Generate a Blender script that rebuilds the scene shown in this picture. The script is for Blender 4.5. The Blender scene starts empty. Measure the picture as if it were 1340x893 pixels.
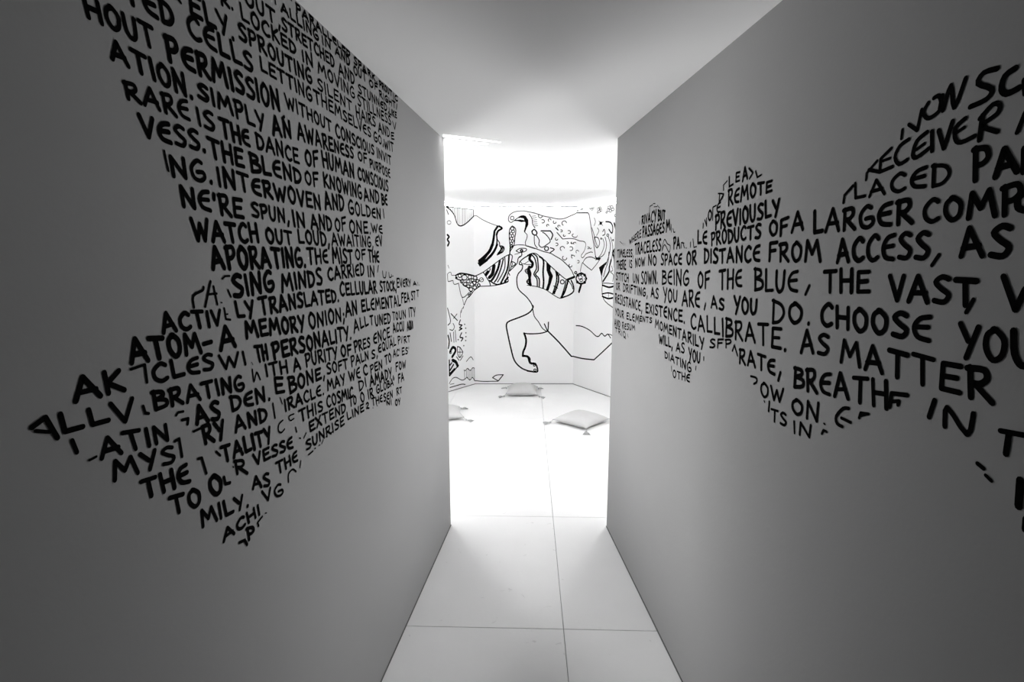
import bpy, bmesh, math, random
from mathutils import Vector

S = bpy.context.scene
C = S.collection
# ---------------------------------------------------------------- camera
cam = bpy.data.objects.new('camera', bpy.data.cameras.new('camera'))
C.objects.link(cam)
cam.location = (0, 0, 1.65)
PITCH = math.atan(109 / 700)
cam.rotation_euler = (math.pi / 2 - PITCH, 0, 0)
cam.data.sensor_width = 36
cam.data.lens = 36 * 700 / 1340
cam.data.clip_start = 0.02
S.camera = cam
# ---------------------------------------------------------------- world, exposure
wd = bpy.data.worlds.new('world'); S.world = wd; wd.use_nodes = True
wd.node_tree.nodes['Background'].inputs[0].default_value = (0, 0, 0, 1)
wd.node_tree.nodes['Background'].inputs[1].default_value = 0
S.view_settings.view_transform = 'Standard'
S.view_settings.look = 'None'
S.view_settings.gamma = 1
S.view_settings.use_curve_mapping = False
S.view_settings.exposure = 1.1


def area(name, loc, rot, sx, sy, power):
    l = bpy.data.lights.new(name, 'AREA'); l.shape = 'RECTANGLE'
    l.size = sx; l.size_y = sy; l.energy = power
    o = bpy.data.objects.new(name, l); o.location = loc; o.rotation_euler = rot
    C.objects.link(o); return o

# unseen fill lights added to the mural room: flat ones on the ceiling to both sides of the passage opening, and two
# tall ones in its side bays that shine slantwise into the passage
area('room_fill_light', (-1.35, 4.3, 2.27), (0, 0, 0), 0.5, 1.2, 1.5)
area('room_fill_light', (1.45, 4.3, 2.27), (0, 0, 0), 0.5, 1.2, 1.5)
def aimed(name, loc, target, sx, sy, power):
    d = Vector(target) - Vector(loc)
    return area(name, loc, d.to_track_quat('-Z', 'Y').to_euler(), sx, sy, power)
def spot(loc, target, power, cone):
    li = bpy.data.lights.new('passage_fill_spot', 'SPOT'); li.energy = power
    li.spot_size = math.radians(cone); li.spot_blend = 1.0; li.shadow_soft_size = 0.16
    o = bpy.data.objects.new('passage_fill_spot', li); C.objects.link(o)
    o.location = loc; o.rotation_euler = (Vector(target) - Vector(loc)).to_track_quat('-Z', 'Y').to_euler()
def spot(loc, target, power, cone):
    li = bpy.data.lights.new('passage_fill_spot', 'SPOT'); li.energy = power
    li.spot_size = math.radians(cone); li.spot_blend = 1.0; li.shadow_soft_size = 0.16
    o = bpy.data.objects.new('passage_fill_spot', li); C.objects.link(o)
    o.location = loc; o.rotation_euler = (Vector(target) - Vector(loc)).to_track_quat('-Z', 'Y').to_euler()
def spot(loc, target, power, cone):
    li = bpy.data.lights.new('passage_fill_spot', 'SPOT'); li.energy = power
    li.spot_size = math.radians(cone); li.spot_blend = 1.0; li.shadow_soft_size = 0.16
    o = bpy.data.objects.new('passage_fill_spot', li); C.objects.link(o)
    o.location = loc; o.rotation_euler = (Vector(target) - Vector(loc)).to_track_quat('-Z', 'Y').to_euler()
def spot(loc, target, power, cone):
    li = bpy.data.lights.new('passage_fill_spot', 'SPOT'); li.energy = power
    li.spot_size = math.radians(cone); li.spot_blend = 1.0; li.shadow_soft_size = 0.16
    o = bpy.data.objects.new('passage_fill_spot', li); C.objects.link(o)
    o.location = loc; o.rotation_euler = (Vector(target) - Vector(loc)).to_track_quat('-Z', 'Y').to_euler()
def spot(loc, target, power, cone):
    li = bpy.data.lights.new('passage_fill_spot', 'SPOT'); li.energy = power
    li.spot_size = math.radians(cone); li.spot_blend = 1.0; li.shadow_soft_size = 0.3
    o = bpy.data.objects.new('passage_fill_spot', li); C.objects.link(o)
    o.location = loc; o.rotation_euler = (Vector(target) - Vector(loc)).to_track_quat('-Z', 'Y').to_euler()
def spot(loc, target, power, cone):
    li = bpy.data.lights.new('passage_fill_spot', 'SPOT'); li.energy = power
    li.spot_size = math.radians(cone); li.spot_blend = 1.0; li.shadow_soft_size = 0.3
    o = bpy.data.objects.new('passage_fill_spot', li); C.objects.link(o)
    o.location = loc; o.rotation_euler = (Vector(target) - Vector(loc)).to_track_quat('-Z', 'Y').to_euler()
def spot(loc, target, power, cone):
    li = bpy.data.lights.new('passage_fill_spot', 'SPOT'); li.energy = power
    li.spot_size = math.radians(cone); li.spot_blend = 1.0; li.shadow_soft_size = 0.45
    o = bpy.data.objects.new('passage_fill_spot', li); C.objects.link(o)
    o.location = loc; o.rotation_euler = (Vector(target) - Vector(loc)).to_track_quat('-Z', 'Y').to_euler()
def spot(loc, target, power, cone):
    li = bpy.data.lights.new('passage_fill_spot', 'SPOT'); li.energy = power
    li.spot_size = math.radians(cone); li.spot_blend = 1.0; li.shadow_soft_size = 0.45
    o = bpy.data.objects.new('passage_fill_spot', li); C.objects.link(o)
    o.location = loc; o.rotation_euler = (Vector(target) - Vector(loc)).to_track_quat('-Z', 'Y').to_euler()
def spot(loc, target, power, cone):
    li = bpy.data.lights.new('passage_fill_spot', 'SPOT'); li.energy = power
    li.spot_size = math.radians(cone); li.spot_blend = 1.0; li.shadow_soft_size = 0.45
    o = bpy.data.objects.new('passage_fill_spot', li); C.objects.link(o)
    o.location = loc; o.rotation_euler = (Vector(target) - Vector(loc)).to_track_quat('-Z', 'Y').to_euler()
def spot(loc, target, power, cone):
    li = bpy.data.lights.new('passage_fill_spot', 'SPOT'); li.energy = power
    li.spot_size = math.radians(cone); li.spot_blend = 1.0; li.shadow_soft_size = 0.45
    o = bpy.data.objects.new('passage_fill_spot', li); C.objects.link(o)
    o.location = loc; o.rotation_euler = (Vector(target) - Vector(loc)).to_track_quat('-Z', 'Y').to_euler()
def spot(loc, target, power, cone):
    li = bpy.data.lights.new('passage_fill_spot', 'SPOT'); li.energy = power
    li.spot_size = math.radians(cone); li.spot_blend = 1.0; li.shadow_soft_size = 0.45
    o = bpy.data.objects.new('passage_fill_spot', li); C.objects.link(o)
    o.location = loc; o.rotation_euler = (Vector(target) - Vector(loc)).to_track_quat('-Z', 'Y').to_euler()
def spot(loc, target, power, cone):
    li = bpy.data.lights.new('passage_fill_spot', 'SPOT'); li.energy = power
    li.spot_size = math.radians(cone); li.spot_blend = 1.0; li.shadow_soft_size = 0.45
    o = bpy.data.objects.new('passage_fill_spot', li); C.objects.link(o)
    o.location = loc; o.rotation_euler = (Vector(target) - Vector(loc)).to_track_quat('-Z', 'Y').to_euler()
SPREAD = 95
def spot(loc, target, power, cone):
    li = bpy.data.lights.new('passage_fill_spot', 'SPOT'); li.energy = power
    li.spot_size = math.radians(cone); li.spot_blend = 1.0; li.shadow_soft_size = 0.45
    o = bpy.data.objects.new('passage_fill_spot', li); C.objects.link(o)
    o.location = loc; o.rotation_euler = (Vector(target) - Vector(loc)).to_track_quat('-Z', 'Y').to_euler()
SPREAD = 80
def spot(loc, target, power, cone):
    li = bpy.data.lights.new('passage_fill_spot', 'SPOT'); li.energy = power
    li.spot_size = math.radians(cone); li.spot_blend = 1.0; li.shadow_soft_size = 0.45
    o = bpy.data.objects.new('passage_fill_spot', li); C.objects.link(o)
    o.location = loc; o.rotation_euler = (Vector(target) - Vector(loc)).to_track_quat('-Z', 'Y').to_euler()
SPREAD = 100
def spot(loc, target, power, cone):
    li = bpy.data.lights.new('passage_fill_spot', 'SPOT'); li.energy = power
    li.spot_size = math.radians(cone); li.spot_blend = 1.0; li.shadow_soft_size = 0.45
    o = bpy.data.objects.new('passage_fill_spot', li); C.objects.link(o)
    o.location = loc; o.rotation_euler = (Vector(target) - Vector(loc)).to_track_quat('-Z', 'Y').to_euler()
SPREAD = 95
def spot(loc, target, power, cone):
    li = bpy.data.lights.new('passage_fill_spot', 'SPOT'); li.energy = power
    li.spot_size = math.radians(cone); li.spot_blend = 1.0; li.shadow_soft_size = 0.45
    o = bpy.data.objects.new('passage_fill_spot', li); C.objects.link(o)
    o.location = loc; o.rotation_euler = (Vector(target) - Vector(loc)).to_track_quat('-Z', 'Y').to_euler()
SPREAD = 135
def spot(loc, target, power, cone):
    li = bpy.data.lights.new('passage_fill_spot', 'SPOT'); li.energy = power
    li.spot_size = math.radians(cone); li.spot_blend = 1.0; li.shadow_soft_size = 0.45
    o = bpy.data.objects.new('passage_fill_spot', li); C.objects.link(o)
    o.location = loc; o.rotation_euler = (Vector(target) - Vector(loc)).to_track_quat('-Z', 'Y').to_euler()
SPREAD = 180
def spot(loc, target, power, cone):
    li = bpy.data.lights.new('passage_fill_spot', 'SPOT'); li.energy = power
    li.spot_size = math.radians(cone); li.spot_blend = 1.0; li.shadow_soft_size = 0.45
    o = bpy.data.objects.new('passage_fill_spot', li); C.objects.link(o)
    o.location = loc; o.rotation_euler = (Vector(target) - Vector(loc)).to_track_quat('-Z', 'Y').to_euler()
SPREAD = 180
def spot(loc, target, power, cone):
    li = bpy.data.lights.new('passage_fill_spot', 'SPOT'); li.energy = power
    li.spot_size = math.radians(cone); li.spot_blend = 1.0; li.shadow_soft_size = 0.45
    o = bpy.data.objects.new('passage_fill_spot', li); C.objects.link(o)
    o.location = loc; o.rotation_euler = (Vector(target) - Vector(loc)).to_track_quat('-Z', 'Y').to_euler()
SPREAD = 160
def spot(loc, target, power, cone):
    li = bpy.data.lights.new('passage_fill_spot', 'SPOT'); li.energy = power
    li.spot_size = math.radians(cone); li.spot_blend = 1.0; li.shadow_soft_size = 0.45
    o = bpy.data.objects.new('passage_fill_spot', li); C.objects.link(o)
    o.location = loc; o.rotation_euler = (Vector(target) - Vector(loc)).to_track_quat('-Z', 'Y').to_euler()
SPREAD = 160
aimed('passage_fill_light', (-1.5, 5.1, 1.35), (0.75, 1.9, 1.5), 0.8, 1.7, 8)
aimed('passage_fill_light', (1.72, 5.1, 1.35), (-0.55, 1.9, 1.5), 0.8, 1.7, 8)
spot((-1.5, 5.1, 0.3), (0.72, 0.8, 1.35), 270, 48)  # unseen spots added, low and high, to brighten the passage
spot((1.72, 5.1, 0.3), (-0.62, 0.8, 1.35), 270, 48)
spot((-1.5, 5.1, 2), (0.72, 0.8, 1), 210, 48)
spot((1.72, 5.1, 2), (-0.62, 0.8, 1), 210, 48)
for o in C.objects:
    if o.name.startswith('passage_fill_light'): o.data.spread = math.radians(SPREAD)
COVE_STRENGTH = 22

# ---------------------------------------------------------------- materials
def mat(name, col, rough=0.8, spec=0.3, bump=0.0, scale=40.0, var=0.0, vscale=3.0, emit=None):
    m = bpy.data.materials.new(name); m.use_nodes = True
    nt = m.node_tree; b = nt.nodes['Principled BSDF']
    b.inputs['Base Color'].default_value = (col, col, col, 1)
    b.inputs['Roughness'].default_value = rough
    b.inputs['Specular IOR Level'].default_value = spec
    tc = nt.nodes.new('ShaderNodeTexCoord')
    if var:
        n = nt.nodes.new('ShaderNodeTexNoise'); n.inputs['Scale'].default_value = vscale
        n.inputs['Detail'].default_value = 6
        nt.links.new(tc.outputs['Object'], n.inputs['Vector'])
        r = nt.nodes.new('ShaderNodeMapRange')
        r.inputs[1].default_value = 0.3; r.inputs[2].default_value = 0.7
        r.inputs[3].default_value = col - var; r.inputs[4].default_value = col + var
        nt.links.new(n.outputs['Fac'], r.inputs[0])
        nt.links.new(r.outputs[0], b.inputs['Base Color'])
    if bump:
        n = nt.nodes.new('ShaderNodeTexNoise'); n.inputs['Scale'].default_value = scale
        n.inputs['Detail'].default_value = 5
        nt.links.new(tc.outputs['Object'], n.inputs['Vector'])
        k = nt.nodes.new('ShaderNodeBump'); k.inputs['Strength'].default_value = bump
        k.inputs['Distance'].default_value = 0.002
        nt.links.new(n.outputs['Fac'], k.inputs['Height'])
        nt.links.new(k.outputs[0], b.inputs['Normal'])
    if emit:
        b.inputs['Emission Color'].default_value = (1, 1, 1, 1)
        b.inputs['Emission Strength'].default_value = emit
    return m

def floor_material():
    m = mat('painted_floor_panel', 0.90, rough=0.7, spec=0.15, bump=0.12, scale=60, var=0.02, vscale=2.5)
    nt = m.node_tree; b = nt.nodes['Principled BSDF']
    src = b.inputs['Base Color'].links[0].from_socket
    tc = nt.nodes.new('ShaderNodeTexCoord')
    # sparse scuffs and specks
    n = nt.nodes.new('ShaderNodeTexNoise'); n.inputs['Scale'].default_value = 11; n.inputs['Detail'].default_value = 8
    n.inputs['Distortion'].default_value = 1.5
    nt.links.new(tc.outputs['Object'], n.inputs['Vector'])
    r = nt.nodes.new('ShaderNodeMapRange')
    r.inputs[1].default_value = 0.68; r.inputs[2].default_value = 0.74
    r.inputs[3].default_value = 1.0; r.inputs[4].default_value = 0.84
    nt.links.new(n.outputs['Fac'], r.inputs[0])
    mu = nt.nodes.new('ShaderNodeMath'); mu.operation = 'MULTIPLY'
    nt.links.new(src, mu.inputs[0]); nt.links.new(r.outputs[0], mu.inputs[1])
    nt.links.new(mu.outputs[0], b.inputs['Base Color'])
    return m

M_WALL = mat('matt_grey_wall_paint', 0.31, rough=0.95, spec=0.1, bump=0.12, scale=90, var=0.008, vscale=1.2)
M_ROOMWALL = mat('white_mural_wall_paint', 0.88, rough=0.9, spec=0.15, bump=0.15, scale=90)
M_CEIL = mat('white_ceiling_paint', 0.94, rough=0.95, spec=0.1, bump=0.1, scale=50)
M_FLOOR = floor_material()
M_SUB = mat('dark_subfloor', 0.05, rough=0.9)
M_GAP_SHADE = mat('gap_shade_grey', 0.12, rough=0.9)  # shade of the wall base gap, put into the colour
M_INK = mat('black_paint_marker', 0.005, rough=1.0, spec=0.0)
M_CLOTH = mat('natural_cotton', 0.56, rough=1.0, spec=0.05, bump=0.5, scale=350, var=0.02, vscale=8)
M_TASSEL = mat('cotton_tassel', 0.5, rough=1.0, spec=0.05, bump=0.5, scale=500, var=0.03, vscale=30)
M_SEAM = mat('cushion_piping', 0.42, rough=1.0, spec=0.05)
M_LED = mat('led_strip', 0.9, emit=COVE_STRENGTH)
M_SLIT = mat('ceiling_light_slot', 0.9, emit=4.0)

# ---------------------------------------------------------------- helpers
def link(name, me, m, parent=None, kind=None, label=None):
    o = bpy.data.objects.new(name, me); C.objects.link(o)
    if m is not None and not me.materials: me.materials.append(m)
    if parent: o.parent = parent
    if kind: o['kind'] = kind
    if label: o['label'] = label
    return o

def mesh(name, v, f, smooth=False):
    me = bpy.data.meshes.new(name); me.from_pydata([tuple(p) for p in v], [], f); me.update()
    if smooth:
        for p in me.polygons: p.use_smooth = True
    return me

def prism(pts, z0, z1):
    n = len(pts)
    a = sum(pts[i][0] * pts[(i + 1) % n][1] - pts[(i + 1) % n][0] * pts[i][1] for i in range(n))
    if a < 0: pts = pts[::-1]
    v = [(x, y, z0) for x, y in pts] + [(x, y, z1) for x, y in pts]
    f = [tuple(range(n - 1, -1, -1)), tuple(range(n, 2 * n))]
    f += [(i, (i + 1) % n, n + (i + 1) % n, n + i) for i in range(n)]
    return v, f

def add_prism(acc, pts, z0, z1):
    v, f = prism(pts, z0, z1); k = len(acc[0])
    acc[0].extend(v); acc[1].extend(tuple(i + k for i in q) for q in f)

def box_pts(o, d, s0, s1, t0, t1):
    """rectangle along direction d from s0 to s1, from t0 to t1 to its right side"""
    n = (d[1], -d[0])
    return [(o[0] + d[0] * s + n[0] * t, o[1] + d[1] * s + n[1] * t) for s, t in ((s0, t0), (s1, t0), (s1, t1), (s0, t1))]

def unit(x, y):
    l = math.hypot(x, y); return (x / l, y / l)

# ---------------------------------------------------------------- layout (metres)
CEIL_Z = 2.306
ROOM_H = 2.255
LE, LD = (-0.382, 3.122), unit(0.108, 1.0)        # left passage wall: its far end, direction away from the viewer
RE, RD = (0.587, 3.106), unit(0.0685, -1.0)       # right passage wall: its far end, direction towards the viewer
P1, P2 = (-0.487, 6.905), (0.804, 6.905)          # back wall corners
dl, dr = unit(0.58, 0.81), unit(0.486, -0.874)
P0 = (P1[0] - dl[0] * 2.4, P1[1] - dl[1] * 2.4)
P3 = (P2[0] + dr[0] * 2.6, P2[1] + dr[1] * 2.6)
Q0 = (P0[0] - 0.05, 3.06); Q3 = (P3[0] + 0.05, 3.04)
TH = 0.12
START = 3.25                                       # passage walls run back this far

# ---------------------------------------------------------------- floor
RX, RY = unit(0.03, 1.0)                            # the panels lie turned by 1.7 degrees
fl_v, fl_f = prism([(-3.2, -0.15), (3.4, -0.15), (3.4, 8.0), (-3.2, 8.0)], -0.10, -0.018)
floor = link('floor', mesh('floor', fl_v, fl_f), M_SUB, kind='structure')
PANEL = 1.055
GAP = 0.0026
pv, pf = prism([(GAP / 2, GAP / 2), (PANEL - GAP / 2, GAP / 2), (PANEL - GAP / 2, PANEL - GAP / 2), (GAP / 2, PANEL - GAP / 2)], -0.018, 0.0)
bm = bmesh.new()
bv = [bm.verts.new(p) for p in pv]
for q in pf: bm.faces.new([bv[i] for i in q])
bmesh.ops.bevel(bm, geom=[e for e in bm.edges if e.verts[0].co.z > -0.001 and e.verts[1].co.z > -0.001],
                offset=0.0012, segments=1, affect='EDGES', profile=0.5)
panel_me = bpy.data.meshes.new('floor_panel'); bm.to_mesh(panel_me); bm.free()
for i in range(-3, 3):
    for j in range(-2, 5):
        o = link('floor_panel', panel_me, M_FLOOR, floor)
        ox, oy = 0.232 + 0.0315 * 0, 2.176
        o.location = (ox + RX * PANEL * j + RY * PANEL * i, oy + RY * PANEL * j - RX * PANEL * i, 0)
        o.rotation_euler = (0, 0, -math.atan2(RX, RY))

# ---------------------------------------------------------------- walls
def wall(name, o, d, s0, s1, t0, t1, z1, m):
    v, f = prism(box_pts(o, d, s0, s1, t0, t1), 0.0, z1)
    return link(name, mesh(name, v, f), m, kind='structure')

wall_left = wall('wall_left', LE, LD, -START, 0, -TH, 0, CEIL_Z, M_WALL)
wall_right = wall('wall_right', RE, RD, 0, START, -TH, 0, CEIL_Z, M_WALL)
# mural room: five panels round the back, two beside the passage
def seg(name, a, b, m, ext=0.0):
    d = unit(b[0] - a[0], b[1] - a[1]); L = math.hypot(b[0] - a[0], b[1] - a[1])
    v, f = prism(box_pts(a, d, -ext, L + ext, -0.08, 0.0), 0.0, ROOM_H)
    return link(name, mesh(name, v, f), m, kind='structure')
wall_back = seg('wall_back', P1, P2, M_ROOMWALL)
wall_back_left = seg('wall_back_left', P0, P1, M_ROOMWALL)
wall_back_right = seg('wall_back_right', P2, P3, M_ROOMWALL)
wall_side_left = seg('wall_side_left', Q0, P0, M_ROOMWALL)
wall_side_right = seg('wall_side_right', P3, Q3, M_ROOMWALL)
LO = (LE[0] - LD[1] * TH, LE[1] + LD[0] * TH)
RO = (RE[0] - RD[1] * TH, RE[1] + RD[0] * TH)
wall_front_left = seg('wall_front_left', (LO[0] - 0.001, 3.06), Q0, M_ROOMWALL)
wall_front_right = seg('wall_front_right', Q3, (RO[0] + 0.001, 3.04), M_ROOMWALL)
# ceiling
cv, cf = prism([(-3.2, -0.15), (3.4, -0.15), (3.4, 8.0), (-3.2, 8.0)], CEIL_Z, CEIL_Z + 0.08)
ceiling = link('ceiling', mesh('ceiling', cv, cf), M_CEIL, kind='structure')

# thin strips whose dark colour stands for the shadow gap where walls meet the floor
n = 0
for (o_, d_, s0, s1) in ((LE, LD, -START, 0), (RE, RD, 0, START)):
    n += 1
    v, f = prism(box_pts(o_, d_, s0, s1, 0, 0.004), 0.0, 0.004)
    link('shadow_gap_%d' % n, mesh('shadow_gap', v, f), M_GAP_SHADE, kind='structure')
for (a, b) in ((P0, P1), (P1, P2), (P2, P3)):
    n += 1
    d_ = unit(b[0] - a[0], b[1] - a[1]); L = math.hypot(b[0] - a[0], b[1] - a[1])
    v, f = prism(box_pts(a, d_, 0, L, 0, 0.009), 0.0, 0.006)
    link('shadow_gap_%d' % n, mesh('shadow_gap', v, f), M_GAP_SHADE, kind='structure')

# cove lights lying along the tops of the room walls
COVES = [('back', P1, P2), ('angled left', P0, P1), ('angled right', P2, P3), ('left side', Q0, P0), ('right side', P3, Q3)]
for nm, a, b in COVES:
    d_ = unit(b[0] - a[0], b[1] - a[1]); L = math.hypot(b[0] - a[0], b[1] - a[1])
    root = bpy.data.objects.new('light_strip', None); C.objects.link(root)
    root.location = (a[0], a[1], ROOM_H)
    root['label'] = 'white glowing light strip along the top of the %s wall' % nm
    root['category'] = 'light'; root['group'] = 'light strips above the mural walls'
    p = box_pts((0, 0), d_, -0.02, L + 0.02, -0.06, -0.02)
    v, f = prism(p, 0.0, 0.008)
    link('strip_base', mesh('strip_base', v, f), M_ROOMWALL, root)
    p = box_pts((0, 0), d_, -0.03, L + 0.03, -0.05, -0.03)
    v, f = prism(p, 0.008, 0.024)
    link('strip_diffuser', mesh('strip_diffuser', v, f), M_LED, root)

# housings added for the two ceiling fill lights, out of view beside the passage opening
for x, lab in ((-1.35, 'left'), (1.45, 'right')):
    root = bpy.data.objects.new('added_fill_lamp', None); C.objects.link(root); root.location = (x, 4.3, CEIL_Z)
    root['label'] = 'added flat housing of an unseen fill light on the ceiling in the %s half of the mural room' % lab
    root['category'] = 'light'; root['group'] = 'added fill light housings of the mural room'
    v, f = prism([(-0.27, -0.62), (0.27, -0.62), (0.27, 0.62), (-0.27, 0.62)], -0.02, 0.0)
    link('fill_housing', mesh('fill_housing', v, f), M_ROOMWALL, root)

# two glowing slots in the ceiling just past the left passage wall
def slot(pts, lab):
    v, f = prism(pts, CEIL_Z - 0.003, CEIL_Z)
    o = link('ceiling_light_slot', mesh('ceiling_light_slot', v, f), M_SLIT)
    o['label'] = lab; o['category'] = 'light'; o['group'] = 'light slots in the ceiling'
slot([(-0.370, 3.02), (-0.25, 3.085), (-0.066, 3.21), (-0.22, 3.135), (-0.372, 3.06)], 'thin glowing slot in the ceiling, nearer of the two beside the left wall end')
slot([(-0.372, 3.125), (-0.28, 3.165), (-0.14, 3.255), (-0.388, 3.262)], 'wider glowing wedge in the ceiling, farther of the two beside the left wall end')

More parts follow.
